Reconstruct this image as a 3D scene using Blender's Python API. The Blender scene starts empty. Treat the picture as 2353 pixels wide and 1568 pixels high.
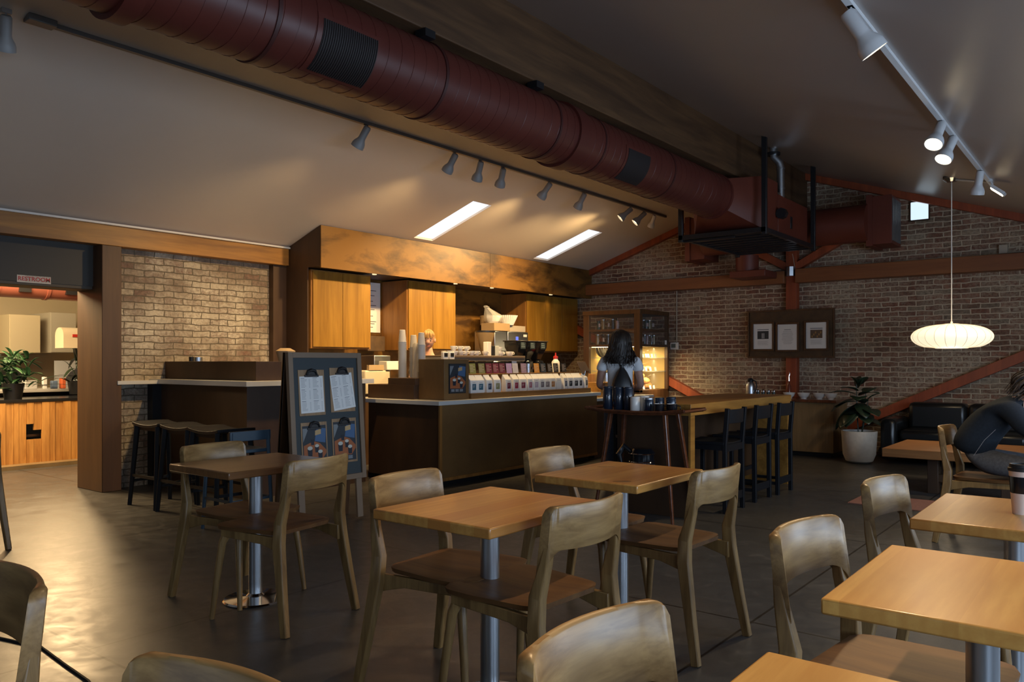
import bpy, bmesh, math, random
from mathutils import Vector, Matrix
random.seed(7)
S = bpy.context.scene
COL = S.collection
R = math.radians
# ------------------------------------------------------------------ camera, world, daylight, exposure
cam = bpy.data.objects.new('camera', bpy.data.cameras.new('camera'))
COL.objects.link(cam)
cam.location = (0, 0, 1.35)
cam.rotation_euler = (R(90), 0, R(38))
cam.data.sensor_width = 36
cam.data.lens = 1820 / 2353 * 36
cam.data.shift_y = 48 / 2353
cam.data.clip_start = 0.05
S.camera = cam
S.view_settings.view_transform = 'Standard'
S.view_settings.look = 'None'
S.view_settings.gamma = 1
S.view_settings.use_curve_mapping = False
S.view_settings.exposure = 0.0
try:
    S.cycles.use_denoising = True
    S.cycles.sample_clamp_indirect = 3.0
    S.cycles.max_bounces = 8
    S.cycles.diffuse_bounces = 5
    S.cycles.caustics_reflective = False
    S.cycles.caustics_refractive = False
except Exception:
    pass
W = bpy.data.worlds.new('world')
S.world = W
W.use_nodes = True
W.node_tree.nodes['Background'].inputs[0].default_value = (0.55, 0.72, 1.0, 1)
W.node_tree.nodes['Background'].inputs[1].default_value = 0.9


def lamp(name, kind, loc, energy, color, size=.1, sizey=None, target=None, spot=60, blend=.6):
    d = bpy.data.lights.new(name, kind)
    d.energy = energy
    d.color = color
    if kind == 'AREA':
        d.size = size
        if sizey:
            d.shape = 'RECTANGLE'
            d.size_y = sizey
    else:
        d.shadow_soft_size = size
    if kind == 'SPOT':
        d.spot_size = R(spot)
        d.spot_blend = blend
    o = bpy.data.objects.new(name, d)
    COL.objects.link(o)
    o.location = loc
    if target is not None:
        o.rotation_euler = (Vector(target) - Vector(loc)).to_track_quat('-Z', 'Y').to_euler()
    return o


DAY = (0.60, 0.77, 1.0)
WARM = (1.0, 0.66, 0.29)
# daylight through the three big windows of the right wall and the ones behind the camera
for wy in (0.0, 3.4, 6.8):
    lamp('window_daylight', 'AREA', (2.42, wy, 1.45), 88, DAY, 2.4, 1.3, target=(-6, wy + .5, .9))
lamp('window_daylight', 'AREA', (-3.0, -3.05, 1.6), 3, DAY, 3.2, 1.4, target=(-4, 6, 1))
# ceiling lamps of the room next door
lamp('next_room_light', 'AREA', (-10.4, 3.6, 2.85), 420, (1.0, .70, .36), 1.8, 2.4, target=(-10.6, 4.3, 0))
lamp('next_room_light', 'AREA', (-12.4, 3.6, 2.85), 150, (1.0, .76, .42), 1.2, 2.0, target=(-13.4, 5, 0))


lamp('next_room_spot', 'SPOT', (-11.7, 4.78, 2.85), 380, (1.0, .68, .34), .12, target=(-6.8, 2.9, 0), spot=85, blend=.7)


# ------------------------------------------------------------------ materials
def mat(name, color=(.5, .5, .5), rough=.5, metal=0.0, spec=None, emit=None, estr=1.0, alpha=None, trans=None, coat=None, sheen=None):
    m = bpy.data.materials.new(name)
    m.use_nodes = True
    b = m.node_tree.nodes['Principled BSDF']
    b.inputs['Base Color'].default_value = (*color, 1)
    b.inputs['Roughness'].default_value = rough
    b.inputs['Metallic'].default_value = metal
    if spec is not None: b.inputs['Specular IOR Level'].default_value = spec
    if emit is not None:
        b.inputs['Emission Color'].default_value = (*emit, 1)
        b.inputs['Emission Strength'].default_value = estr
    if alpha is not None: b.inputs['Alpha'].default_value = alpha
    if trans is not None: b.inputs['Transmission Weight'].default_value = trans
    if coat is not None:
        b.inputs['Coat Weight'].default_value = coat
        b.inputs['Coat Roughness'].default_value = .12
    if sheen is not None: b.inputs['Sheen Weight'].default_value = sheen
    return m


class NT:
    def __init__(s, m):
        s.m = m; s.t = m.node_tree; s.b = s.t.nodes['Principled BSDF']
    def n(s, typ, **kw):
        x = s.t.nodes.new(typ)
        for k, v in kw.items():
            if k.startswith('i_'):
                key = k[2:]
                key = int(key) if key.isdigit() else key.replace('_', ' ')
                x.inputs[key].default_value = v
            else:
                setattr(x, k, v)
        return x
    def l(s, a, b): s.t.links.new(a, b)
    def coords(s, scale=(1, 1, 1), rot=(0, 0, 0), loc=(0, 0, 0)):
        tc = s.n('ShaderNodeTexCoord')
        mp = s.n('ShaderNodeMapping')
        mp.inputs['Scale'].default_value = scale
        mp.inputs['Rotation'].default_value = rot
        mp.inputs['Location'].default_value = loc
        s.l(tc.outputs['Object'], mp.inputs[0])
        return mp.outputs[0]
    def ramp(s, fac, stops):
        r = s.n('ShaderNodeValToRGB')
        e = r.color_ramp.elements
        while len(e) < len(stops): e.new(.5)
        for el, (p, c) in zip(e, stops):
            el.position = p; el.color = (*c, 1) if len(c) == 3 else c
        s.l(fac, r.inputs[0])
        return r.outputs[0]
    def mix(s, a, b, fac, blend='MIX'):
        x = s.n('ShaderNodeMix', data_type='RGBA', blend_type=blend)
        for src, i in ((a, 6), (b, 7)):
            if hasattr(src, 'links'): s.l(src, x.inputs[i])
            else: x.inputs[i].default_value = (*src, 1)
        if hasattr(fac, 'links'): s.l(fac, x.inputs[0])
        else: x.inputs[0].default_value = fac
        return x.outputs[2]
    def noise(s, vec, scale, detail=4, rough=.55, dist=0):
        x = s.n('ShaderNodeTexNoise')
        x.inputs['Scale'].default_value = scale
        x.inputs['Detail'].default_value = detail
        x.inputs['Roughness'].default_value = rough
        x.inputs['Distortion'].default_value = dist
        s.l(vec, x.inputs['Vector'])
        return x.outputs['Fac']
    def bump(s, h, strength=.2, dist=.01):
        x = s.n('ShaderNodeBump')
        x.inputs['Strength'].default_value = strength
        x.inputs['Distance'].default_value = dist
        s.l(h, x.inputs['Height'])
        s.l(x.outputs[0], s.b.inputs['Normal'])
    def base(s, c): s.l(c, s.b.inputs['Base Color'])


def wood(name, dark, light, grain='x', scale=1.0, rough=.42, coat=None, planks=0, plank_axis=None, tint=None):
    m = mat(name, light, rough, coat=coat)
    t = NT(m)
    st = {'x': (1.2, 14, 14), 'y': (14, 1.2, 14), 'z': (14, 14, 1.2)}[grain]
    v = t.coords(tuple(k * scale for k in st))
    n1 = t.noise(v, 1.6, 5, .6, .6)
    v2 = t.coords(tuple(k * scale * 4 for k in st))
    n2 = t.noise(v2, 2.0, 3, .5)
    c = t.ramp(n1, [(.32, dark), (.62, light)])
    if planks:
        wv = t.n('ShaderNodeTexWave', wave_type='BANDS', bands_direction='X')
        wv.inputs['Scale'].default_value = 1.1; wv.inputs['Distortion'].default_value = 9; wv.inputs['Detail'].default_value = 2.5; wv.inputs['Detail Scale'].default_value = .35
        t.l(t.coords((7, .9, 7)), wv.inputs[0])
        c = t.mix(c, dark, t.ramp(wv.outputs['Fac'], [(.45, (0, 0, 0)), (1, (.38, .38, .38))]))
    c = t.mix(c, dark, t.ramp(n2, [(.45, (0, 0, 0)), (.75, (.45, .45, .45))]))
    if planks:
        tc = t.n('ShaderNodeTexCoord')
        sp = t.n('ShaderNodeSeparateXYZ')
        t.l(tc.outputs['Object'], sp.inputs[0])
        mu = t.n('ShaderNodeMath', operation='MULTIPLY'); mu.inputs[1].default_value = planks
        t.l(sp.outputs['XYZ'.index(plank_axis.upper())], mu.inputs[0])
        fl = t.n('ShaderNodeMath', operation='FLOOR'); t.l(mu.outputs[0], fl.inputs[0])
        oi = t.n('ShaderNodeObjectInfo')
        ad = t.n('ShaderNodeMath', operation='ADD'); t.l(fl.outputs[0], ad.inputs[0]); t.l(oi.outputs['Random'], ad.inputs[1])
        wn = t.n('ShaderNodeTexWhiteNoise', noise_dimensions='1D'); t.l(ad.outputs[0], wn.inputs['W'])
        c = t.mix(c, tint or dark, t.ramp(wn.outputs['Value'], [(.25, (0, 0, 0)), (1, (.95, .95, .95))]))
    t.base(c)
    t.bump(n2, .05, .002)
    return m


def brick(name, axis, pal, mortar, wash=None, washamt=.5, ms=.0095):
    m = mat(name, rough=.85)
    t = NT(m)
    tc = t.n('ShaderNodeTexCoord'); sp = t.n('ShaderNodeSeparateXYZ'); t.l(tc.outputs['Object'], sp.inputs[0])
    cb = t.n('ShaderNodeCombineXYZ')
    t.l(sp.outputs[1 if axis == 'x' else 0], cb.inputs[0]); t.l(sp.outputs[2], cb.inputs[1])
    dn = t.n('ShaderNodeTexNoise'); dn.inputs['Scale'].default_value = 7; dn.inputs['Detail'].default_value = 3
    t.l(cb.outputs[0], dn.inputs['Vector'])
    vm = t.n('ShaderNodeVectorMath', operation='MULTIPLY_ADD')
    t.l(dn.outputs['Color'], vm.inputs[0]); vm.inputs[1].default_value = (.045, .04, 0); t.l(cb.outputs[0], vm.inputs[2])
    vec = vm.outputs[0]
    b = t.n('ShaderNodeTexBrick')
    b.inputs['Scale'].default_value = 1
    b.inputs['Brick Width'].default_value = .225
    b.inputs['Row Height'].default_value = .072
    b.inputs['Mortar Size'].default_value = ms
    b.inputs['Mortar Smooth'].default_value = .35
    b.inputs['Color1'].default_value = (0, 0, 0, 1); b.inputs['Color2'].default_value = (1, 1, 1, 1)
    b.inputs['Mortar'].default_value = (.5, .5, .5, 1)
    t.l(vec, b.inputs['Vector'])
    c = t.ramp(b.outputs['Color'], pal)
    n = t.noise(vec, 22, 6, .7)
    c = t.mix(c, (.035, .024, .018), t.ramp(n, [(.38, (0, 0, 0)), (.75, (.85, .85, .85))]))
    if wash:
        n2 = t.noise(vec, 1.3, 5, .6)
        n3 = t.noise(vec, 26, 6, .75)
        mm = t.n('ShaderNodeMath', operation='MULTIPLY')
        t.l(t.ramp(n2, [(.42, (.15, .15, .15)), (.62, (1, 1, 1))]), mm.inputs[0])
        t.l(t.ramp(n3, [(.5 - washamt * .25, (0, 0, 0)), (.62, (1, 1, 1))]), mm.inputs[1])
        c = t.mix(c, wash, mm.outputs[0])
    c = t.mix(c, mortar, b.outputs['Fac'])
    t.base(c)
    inv = t.n('ShaderNodeMath', operation='SUBTRACT'); inv.inputs[0].default_value = 1; t.l(b.outputs['Fac'], inv.inputs[1])
    ad = t.n('ShaderNodeMath', operation='MULTIPLY_ADD'); t.l(n, ad.inputs[0]); ad.inputs[1].default_value = 1.1; t.l(inv.outputs[0], ad.inputs[2])
    t.bump(ad.outputs[0], .8, .012)
    return m


def mottled(name, c1, c2, scale, rough=.5, lo=.35, hi=.7, detail=5, bump=0, coat=None, stretch=(1, 1, 1), dist=0):
    m = mat(name, c1, rough, coat=coat); t = NT(m)
    n = t.noise(t.coords(stretch), scale, detail, .6, dist)
    t.base(t.ramp(n, [(lo, c1), (hi, c2)]))
    if bump: t.bump(n, bump, .01)
    return m


M = {}
M['oak'] = wood('oak', (.16, .088, .030), (.31, .188, .068), 'z', 1.0, .38)
M['oak_x'] = wood('oak_back', (.17, .093, .031), (.33, .20, .075), 'x', 1.0, .36)
M['oak_seat'] = wood('oak_seat', (.095, .040, .012), (.16, .074, .021), 'y', .8, .6)
M['top'] = wood('tabletop_fir', (.44, .20, .045), (.66, .36, .095), 'y', .55, .30, coat=.15, planks=9, plank_axis='x', tint=(.42, .165, .035))
M['top_light'] = wood('tabletop_pine', (.56, .28, .065), (.84, .51, .14), 'y', .45, .30, coat=.15, planks=8, plank_axis='x', tint=(.46, .20, .045))
M['top_dark'] = wood('tabletop_walnut', (.16, .07, .025), (.30, .145, .05), 'y', .55, .30, coat=.2, planks=9, plank_axis='x')
M['bar_wood'] = wood('bar_wood', (.23, .105, .02), (.42, .21, .045), 'y', .5, .38)
M['dark_ply'] = mottled('dark_plywood', (.040, .019, .009), (.072, .036, .015), 3, .5, stretch=(1, 1, .35))
M['ply_front'] = mottled('counter_plywood', (.13, .068, .024), (.23, .125, .04), 2.2, .45, stretch=(1, .4, .5))
M['ply_amber'] = mottled('amber_plywood', (.050, .022, .005), (.20, .095, .018), 2.8, .42, .36, .56, 7, stretch=(1, .6, 1.5), dist=.35)
M['cab'] = wood('cabinet_maple', (.21, .100, .010), (.32, .165, .021), 'z', .4, .42)
M['cab_edge'] = wood('cabinet_edge', (.20, .085, .02), (.34, .155, .035), 'z', .5, .45)
M['beam'] = wood('beam_wood', (.055, .026, .011), (.125, .062, .025), 'y', .35, .6)
M['beam_left'] = wood('beam_left', (.20, .085, .02), (.42, .19, .035), 'y', .3, .45)
M['beam_far'] = wood('beam_far', (.18, .06, .02), (.26, .095, .03), 'x', .3, .5)
M['redwood'] = wood('red_timber', (.22, .045, .016), (.36, .075, .024), 'z', .3, .5)
M['case_wood'] = wood('case_wood', (.055, .024, .009), (.105, .048, .017), 'z', .6, .4)
M['teak'] = wood('teak', (.07, .022, .01), (.15, .05, .02), 'y', .8, .25, coat=.3)
M['slat'] = wood('slat_wood', (.34, .14, .03), (.60, .30, .08), 'z', .6, .5)
M['post'] = wood('post_wood', (.07, .034, .015), (.105, .052, .022), 'z', .4, .55)
M['cork'] = mottled('board_panel', (.055, .03, .013), (.09, .05, .02), 8, .7)
M['console'] = wood('console_wood', (.16, .10, .04), (.24, .15, .065), 'z', .4, .5)
M['white_top'] = mat('white_quartz', (.62, .61, .58), .3)
M['white'] = mat('white_paint', (.72, .70, .66), .45)
M['paper'] = mat('paper', (.78, .78, .76), .7)
M['ink'] = mat('ink', (.05, .05, .06), .7)
M['black'] = mat('black_paint', (.012, .012, .014), .4)
M['blackwood'] = mat('black_wood', (.010, .011, .014), .5, spec=.25)
M['sheen_wood'] = mat('black_wood_blue_sheen', (.025, .05, .075), .35)  # blue window sheen on the square stool, put into its base colour
M['blackgloss'] = mat('black_gloss', (.008, .009, .012), .12)
M['navy_enamel'] = mat('navy_enamel', (.012, .022, .042), .22, coat=.5)
M['steel'] = mat('brushed_steel', (.50, .53, .57), .33, 1.0)
M['chrome'] = mat('chrome', (.75, .75, .75), .1, 1.0)
M['glass'] = mat('clear_glass', (.95, .98, .97), .03, trans=1.0)
M['glass'].node_tree.nodes['Principled BSDF'].inputs['IOR'].default_value = 1.1
M['pane'] = mat('window_pane', (.3, .32, .32), .03, alpha=.05)
M['duct'] = mottled('duct_red_paint', (.085, .018, .013), (.115, .026, .018), 1.5, .42)
M['unit'] = mottled('unit_red_paint', (.115, .024, .013), (.15, .033, .017), 1.5, .5)
M['trackgrey'] = mat('track_metal', (.16, .16, .16), .4, .3)
M['shadegrey'] = mat('spot_shade_grey', (.30, .29, .28), .45)
M['shadewhite'] = mat('spot_shade_white', (.62, .63, .64), .4)
M['bulb'] = mat('warm_bulb', (1, .9, .7), .5, emit=(1, .80, .50), estr=9)
M['slate'] = mat('slate_panel', (.030, .042, .048), .6)
M['gold'] = mat('thin_label', (.5, .4, .2), .4)
M['leather'] = mat('black_leather', (.008, .009, .010), .3)
M['ceramic'] = mat('white_ceramic', (.75, .73, .69), .25)
M['papercup'] = mat('paper_cup', (.60, .56, .50), .6)
M['pot'] = mottled('stone_pot', (.50, .46, .40), (.58, .54, .48), 20, .6)
M['leaf'] = mottled('dark_leaf', (.010, .022, .012), (.02, .038, .02), 6, .35)
M['leaf2'] = mottled('green_leaf', (.02, .07, .03), (.05, .13, .05), 6, .4)
M['soil'] = mat('soil', (.03, .02, .012), .9)
M['skin'] = mottled('skin', (.50, .27, .19), (.58, .33, .24), 8, .5)
M['skin_dim'] = mottled('skin_tan', (.40, .21, .15), (.47, .26, .19), 8, .5)
M['hair_dark'] = mottled('dark_hair', (.010, .007, .006), (.03, .018, .012), 30, .45, stretch=(1, 1, .1))
M['hair_blond'] = mottled('blond_hair', (.30, .16, .05), (.50, .30, .11), 40, .45, stretch=(1, 1, .1))
M['hair_grey'] = mottled('grey_brown_hair', (.025, .018, .015), (.13, .10, .085), 30, .5, stretch=(1, 1, .2))
M['tee'] = mottled('white_cotton', (.72, .74, .77), (.78, .80, .82), 25, .85)
M['sweater'] = mottled('black_knit', (.006, .011, .020), (.010, .018, .030), 60, .9)
M['jeans_grey'] = mottled('grey_denim', (.085, .088, .10), (.13, .135, .15), 50, .85)
M['jeans_blue'] = mottled('blue_denim', (.04, .06, .10), (.07, .095, .14), 50, .85)
M['sandal'] = mat('blue_sandal', (.05, .16, .26), .5)
M['rubber'] = mat('black_rubber', (.01, .01, .01), .6)
M['rug'] = mottled('salmon_rug', (.30, .13, .09), (.40, .18, .12), 60, .95)
M['bread'] = mottled('baked_bread', (.50, .20, .05), (.75, .42, .14), 18, .6)
M['cardboard'] = mat('cardboard', (.36, .24, .12), .8)
M['beige'] = mat('beige_plastic', (.42, .36, .28), .5)
M['kraft'] = mat('kraft', (.42, .30, .17), .8)
M['red'] = mat('red_plastic', (.5, .03, .02), .4)
M['redprint'] = mat('red_print', (.42, .04, .04), .6)
M['cane'] = mat('amber_hopper', (.25, .17, .09), .2, alpha=.8)
M['smoke'] = mat('smoked_hopper', (.015, .015, .015), .1, alpha=.85)
M['bluescreen'] = mat('blue_screen', (.02, .03, .2), .3, emit=(.15, .2, 1), estr=1.2)
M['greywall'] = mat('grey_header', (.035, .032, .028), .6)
M['concrete_cup'] = mat('cup_band', (.45, .28, .2), .6)
_colors = {}


def colored(c, rough=.6):
    k = (tuple(round(v, 3) for v in c), rough)
    if k not in _colors: _colors[k] = mat('paint_%d' % len(_colors), c, rough)
    return _colors[k]


# brick
M['brick_far'] = brick('brick_far', 'y', [(.0, (.14, .04, .022)), (.25, (.25, .085, .045)), (.5, (.17, .085, .05)), (.75, (.30, .12, .07)), (.9, (.20, .14, .09)), (1, (.42, .31, .21))], (.52, .42, .30), (.46, .38, .27), .55)
M['brick_left'] = brick('brick_left', 'x', [(.0, (.16, .07, .045)), (.4, (.22, .15, .10)), (.8, (.34, .26, .18)), (1, (.46, .38, .27))], (.13, .105, .07), (.60, .53, .41), .9, .0065)
# floor
m = mat('floor_concrete', rough=.38); t = NT(m); v = t.coords()
n1 = t.noise(v, .9, 6, .6, .4); n2 = t.noise(v, 6, 6, .7, 1.0)
c = t.ramp(n1, [(.3, (.042, .041, .040)), (.7, (.078, .074, .070))])
c = t.mix(c, (.17, .155, .14), t.ramp(n2, [(.58, (0, 0, 0)), (.8, (.5, .5, .5))]))
br = t.n('ShaderNodeTexBrick', offset=0.0)
for k, q in (('Scale', 1), ('Brick Width', 2.3), ('Row Height', 2.3), ('Mortar Size', .007), ('Mortar Smooth', 0)): br.inputs[k].default_value = q
mp = t.coords(loc=(1.55 + 2.3 * 5, 2.3 * 5 - 4.0 + 4.6, 0)); t.l(mp, br.inputs['Vector'])
c = t.mix(c, (.012, .01, .009), br.outputs['Fac']); t.base(c)
t.l(t.ramp(n2, [(.3, (.30, .30, .30)), (.7, (.46, .46, .46))]), t.b.inputs['Roughness'])
t.bump(n2, .06, .004)
M['floor'] = m
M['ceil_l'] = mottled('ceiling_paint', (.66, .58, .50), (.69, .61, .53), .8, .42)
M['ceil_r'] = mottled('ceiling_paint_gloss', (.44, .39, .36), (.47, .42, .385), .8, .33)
M['cream'] = mat('cream_wall', (.55, .47, .33), .7)


# ------------------------------------------------------------------ geometry helpers
class G:
    def __init__(s): s.bm = bmesh.new()
    def face(s, vs):
        try: return s.bm.faces.new(vs)
        except ValueError: return None
    def box(s, x0, y0, z0, x1, y1, z1, mtx=None):
        p = [(x0, y0, z0), (x1, y0, z0), (x1, y1, z0), (x0, y1, z0), (x0, y0, z1), (x1, y0, z1), (x1, y1, z1), (x0, y1, z1)]
        v = [s.bm.verts.new(mtx @ Vector(q) if mtx else q) for q in p]
        for f in ((3, 2, 1, 0), (4, 5, 6, 7), (0, 1, 5, 4), (1, 2, 6, 5), (2, 3, 7, 6), (3, 0, 4, 7)): s.face([v[i] for i in f])
        return s
    def cbox(s, c, d, rot=(0, 0, 0)):
        from mathutils import Euler
        mt = Matrix.Translation(c) @ Euler(rot).to_matrix().to_4x4()
        return s.box(-d[0] / 2, -d[1] / 2, -d[2] / 2, d[0] / 2, d[1] / 2, d[2] / 2, mt)
    def loft(s, rings, cap=True, closed=True):
        V = [[s.bm.verts.new(p) for p in r] for r in rings]
        n = len(V[0])
        for a, b in zip(V, V[1:]):
            for i in range(n if closed else n - 1):
                j = (i + 1) % n
                s.face([a[i], a[j], b[j], b[i]])
        if cap and closed:
            s.face(V[0][::-1]); s.face(V[-1])
        return s
    def lathe(s, prof, c=(0, 0, 0), seg=24, a0=0, a1=360, cap=False, mtx=None):
        full = abs(a1 - a0) >= 360
        k = seg if full else seg + 1
        rings = []
        for r, z in prof:
            ring = []
            for i in range(k):
                a = R(a0 + (a1 - a0) * i / seg)
                p = Vector((c[0] + r * math.cos(a), c[1] + r * math.sin(a), c[2] + z))
                ring.append(mtx @ p if mtx else p)
            rings.append(ring)
        return s.loft(rings, cap=cap, closed=full)
    def solid(s, prof, c=(0, 0, 0), seg=24, mtx=None):
        pr = list(prof)
        return s.lathe(pr, c, seg, cap=True, mtx=mtx)
    def tube(s, path, rad, seg=10, sx=1.0, up=(0, 0, 1), square=False, cap=True):
        P = [Vector(p) for p in path]
        if not isinstance(rad, (list, tuple)): rad = [rad] * len(P)
        rings = []
        prev = None
        for i, p in enumerate(P):
            d = (P[min(i + 1, len(P) - 1)] - P[max(i - 1, 0)]).normalized()
            u = Vector(up) if prev is None else prev
            x = d.cross(u)
            if x.length < 1e-4: x = d.cross(Vector((1, .1, 0)))
            x.normalize(); y = x.cross(d).normalized(); prev = y
            r = rad[i]
            rx, ry = r if isinstance(r, (tuple, list)) else (r, r)
            if square:
                ring = [p + x * a * rx + y * b * ry for a, b in ((1, .78), (.78, 1), (-.78, 1), (-1, .78), (-1, -.78), (-.78, -1), (.78, -1), (1, -.78))]
            else:
                ring = [p + x * math.cos(2 * math.pi * k / seg) * rx + y * math.sin(2 * math.pi * k / seg) * ry for k in range(seg)]
            rings.append(ring)
        return s.loft(rings, cap=cap)
    def cyl(s, a, b, r, seg=20, r2=None): return s.tube([a, b], [r, r if r2 is None else r2], seg)
    def ball(s, c, r, seg=12, rings=8, noise=0, rnd=None):
        rx, ry, rz = r if isinstance(r, (tuple, list)) else (r, r, r)
        rr = []
        for j in range(1, rings):
            ph = math.pi * j / rings
            rr.append([Vector((c[0] + rx * math.sin(ph) * math.cos(2 * math.pi * i / seg) * (1 + noise * random.uniform(-1, 1)), c[1] + ry * math.sin(ph) * math.sin(2 * math.pi * i / seg) * (1 + noise * random.uniform(-1, 1)), c[2] - rz * math.cos(ph))) for i in range(seg)])
        return s.loft(rr)
    def prism(s, pts, axis, a, b):
        def f(p, t): return {'x': (t, p[0], p[1]), 'y': (p[0], t, p[1]), 'z': (p[0], p[1], t)}[axis]
        return s.loft([[f(p, a) for p in pts], [f(p, b) for p in pts]])
    def obj(s, name, material, parent=None, bevel=0, smooth=35, sub=0, mods=None, loc=None):
        bmesh.ops.recalc_face_normals(s.bm, faces=s.bm.faces)
        me = bpy.data.meshes.new(name)
        s.bm.to_mesh(me); s.bm.free()
        me.materials.append(material)
        if smooth:
            for p in me.polygons: p.use_smooth = True
            me.set_sharp_from_angle(angle=R(smooth))
        o = bpy.data.objects.new(name, me)
        COL.objects.link(o)
        if parent: o.parent = parent
        if loc: o.location = loc
        if bevel:
            b = o.modifiers.new('bevel', 'BEVEL'); b.width = bevel; b.segments = 2; b.limit_method = 'ANGLE'; b.angle_limit = R(40)
            b.harden_normals = False
        if sub:
            b = o.modifiers.new('sub', 'SUBSURF'); b.levels = sub; b.render_levels = sub
        return o


def thing(name, label, cat, loc=(0, 0, 0), rz=0, group=None):
    o = bpy.data.objects.new(name, None); COL.objects.link(o)
    o.location = loc; o.rotation_euler = (0, 0, R(rz)); o.empty_display_size = .1
    o['label'] = label; o['category'] = cat
    if group: o['group'] = group
    return o


def tag(o, label, cat, group=None, kind=None):
    o['label'] = label; o['category'] = cat
    if group: o['group'] = group
    if kind: o['kind'] = kind
    return o


def struct(o):
    o['kind'] = 'structure'; return o


def dup(o, loc, rz=None, label=None, parent=None):
    def cp(src, par):
        c = src.copy(); COL.objects.link(c)
        if par: c.parent = par
        for ch in [k for k in src.children]: cp(ch, c)
        return c
    kids = list(o.children)
    r = o.copy(); COL.objects.link(r)
    for ch in kids: cp(ch, r)
    r.location = loc
    if rz is not None: r.rotation_euler = (0, 0, R(rz))
    if label: r['label'] = label
    return r


def textobj(name, body, size, material, parent, loc, rot, bold=.0, align='CENTER', ext=.0008):
    c = bpy.data.curves.new(name, 'FONT'); c.body = body; c.size = size; c.align_x = align; c.align_y = 'CENTER'
    c.extrude = ext; c.offset = bold
    o = tomesh(c, name, material, parent)
    o.location = loc; o.rotation_euler = rot
    return o


# ------------------------------------------------------------------ setting: floor, walls, ceilings
YF = 12.3            # far gable wall
XL = -8.53           # left brick wall
def zl(x): return 5.669 + .341 * x
def zr(x): return 2.907 - .335 * x
XR = -4.086          # ridge


struct(G().box(-15.2, -3.3, -.1, 2.6, YF + .2, 0).obj('floor', M['floor'], smooth=0))
# left ceiling slope with two skylight openings
g = G()
xs = [-8.75, -7.70, -6.63, XR]; ys = [-3.2, 7.68, 8.05, 10.42, 10.82, YF + .2]
for i in range(3):
    for j in range(5):
        if i == 1 and j in (1, 3): continue
        x0, x1, y0, y1 = xs[i], xs[i + 1], ys[j], ys[j + 1]
        g.box(0, 0, 0, 1, 1, 1, Matrix(((x1 - x0, 0, 0, x0), (0, y1 - y0, 0, y0), (zl(x1) - zl(x0), 0, .12, zl(x0)), (0, 0, 0, 1))))
bmesh.ops.remove_doubles(g.bm, verts=g.bm.verts, dist=1e-4)
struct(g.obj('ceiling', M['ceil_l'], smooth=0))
g = G()
x0, x1 = XR, 2.6
g.box(0, 0, 0, 1, 1, 1, Matrix(((x1 - x0, 0, 0, x0), (0, 15.7, 0, -3.2), (zr(x1) - zr(x0), 0, .12, zr(x0)), (0, 0, 0, 1))))
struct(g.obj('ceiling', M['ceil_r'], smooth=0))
M['sky_pane'] = mat('skylight_glazing', (.9, .95, 1), .4, emit=(.78, .88, 1.0), estr=1.05)
for k, (y0, y1) in enumerate(((7.68, 8.05), (10.42, 10.82))):
    g = G()
    x0, x1 = -7.70, -6.63
    g.box(0, 0, 0, 1, 1, 1, Matrix(((x1 - x0, 0, 0, x0), (0, y1 - y0, 0, y0), (zl(x1) - zl(x0), 0, .01, zl(x0) + .03), (0, 0, 0, 1))))
    struct(g.obj('window_%d' % (k + 1), M['sky_pane'], smooth=0))
# far gable wall
g = G()
g.prism([(XL - .2, 0), (2.6, 0), (2.6, zr(2.6) + .1), (XR, zr(XR) + .1), (XL - .2, zl(XL - .2) + .1)], 'y', YF, YF + .2)
struct(g.obj('wall_far', M['brick_far'], smooth=0))
# left brick wall beside the bar and behind the station; opening y<3.83
struct(G().box(XL - .35, 3.98, 0, XL, 5.97, 2.7).obj('wall_left', M['brick_left'], smooth=0))
g = G(); g.box(XL - .35, 5.97, 0, XL, YF, 2.8)
struct(g.obj('wall_left', M['ply_amber'], smooth=0))
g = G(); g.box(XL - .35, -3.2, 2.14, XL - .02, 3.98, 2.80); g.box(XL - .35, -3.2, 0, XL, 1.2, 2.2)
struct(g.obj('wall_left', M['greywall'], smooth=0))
# timber jamb and lintel of the opening
g = G(); g.box(-8.92, 3.83, 0, -8.35, 4.03, 2.56)
struct(g.obj('trim_1', M['post'], bevel=.006))
g = G(); g.box(-8.90, 1.2, 2.105, -8.56, 3.83, 2.215)
struct(g.obj('trim_2', wood('lintel', (.05, .04, .03), (.10, .08, .055), 'y', .4, .6), bevel=.006))
# wall band beam above (left) with small metal edge
struct(G().box(XL, -3.0, 2.565, -8.38, 6.15, 2.80).obj('trim_3', M['beam_left'], bevel=.004))
struct(G().box(XL, -3.0, 2.775, -8.35, 6.15, 2.795).obj('trim_4', M['white'], smooth=0))
struct(G().box(XL, 5.96, 0, -8.44, 6.155, 2.6).obj('trim_5', M['dark_ply'], smooth=0))
# wall behind camera and right wall with windows
g = G(); g.box(-9, -3.3, 0, 2.6, -3.15, .9); g.box(-9, -3.3, 2.3, 2.6, -3.15, 4.4); g.box(-9, -3.3, .9, -4.8, -3.15, 2.3); g.box(-1.3, -3.3, .9, 2.6, -3.15, 2.3)
struct(g.obj('wall_back', M['cream'], smooth=0))
g = G(); g.box(2.3, -3.2, 0, 2.5, YF, .8); g.box(2.3, -3.2, 2.05, 2.5, YF, 2.3)
for y0, y1 in ((-3.2, -1.2), (1.2, 2.2), (4.6, 5.6), (8.0, YF)): g.box(2.3, y0, .8, 2.5, y1, 2.05)
struct(g.obj('wall_right', M['cream'], smooth=0))

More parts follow.
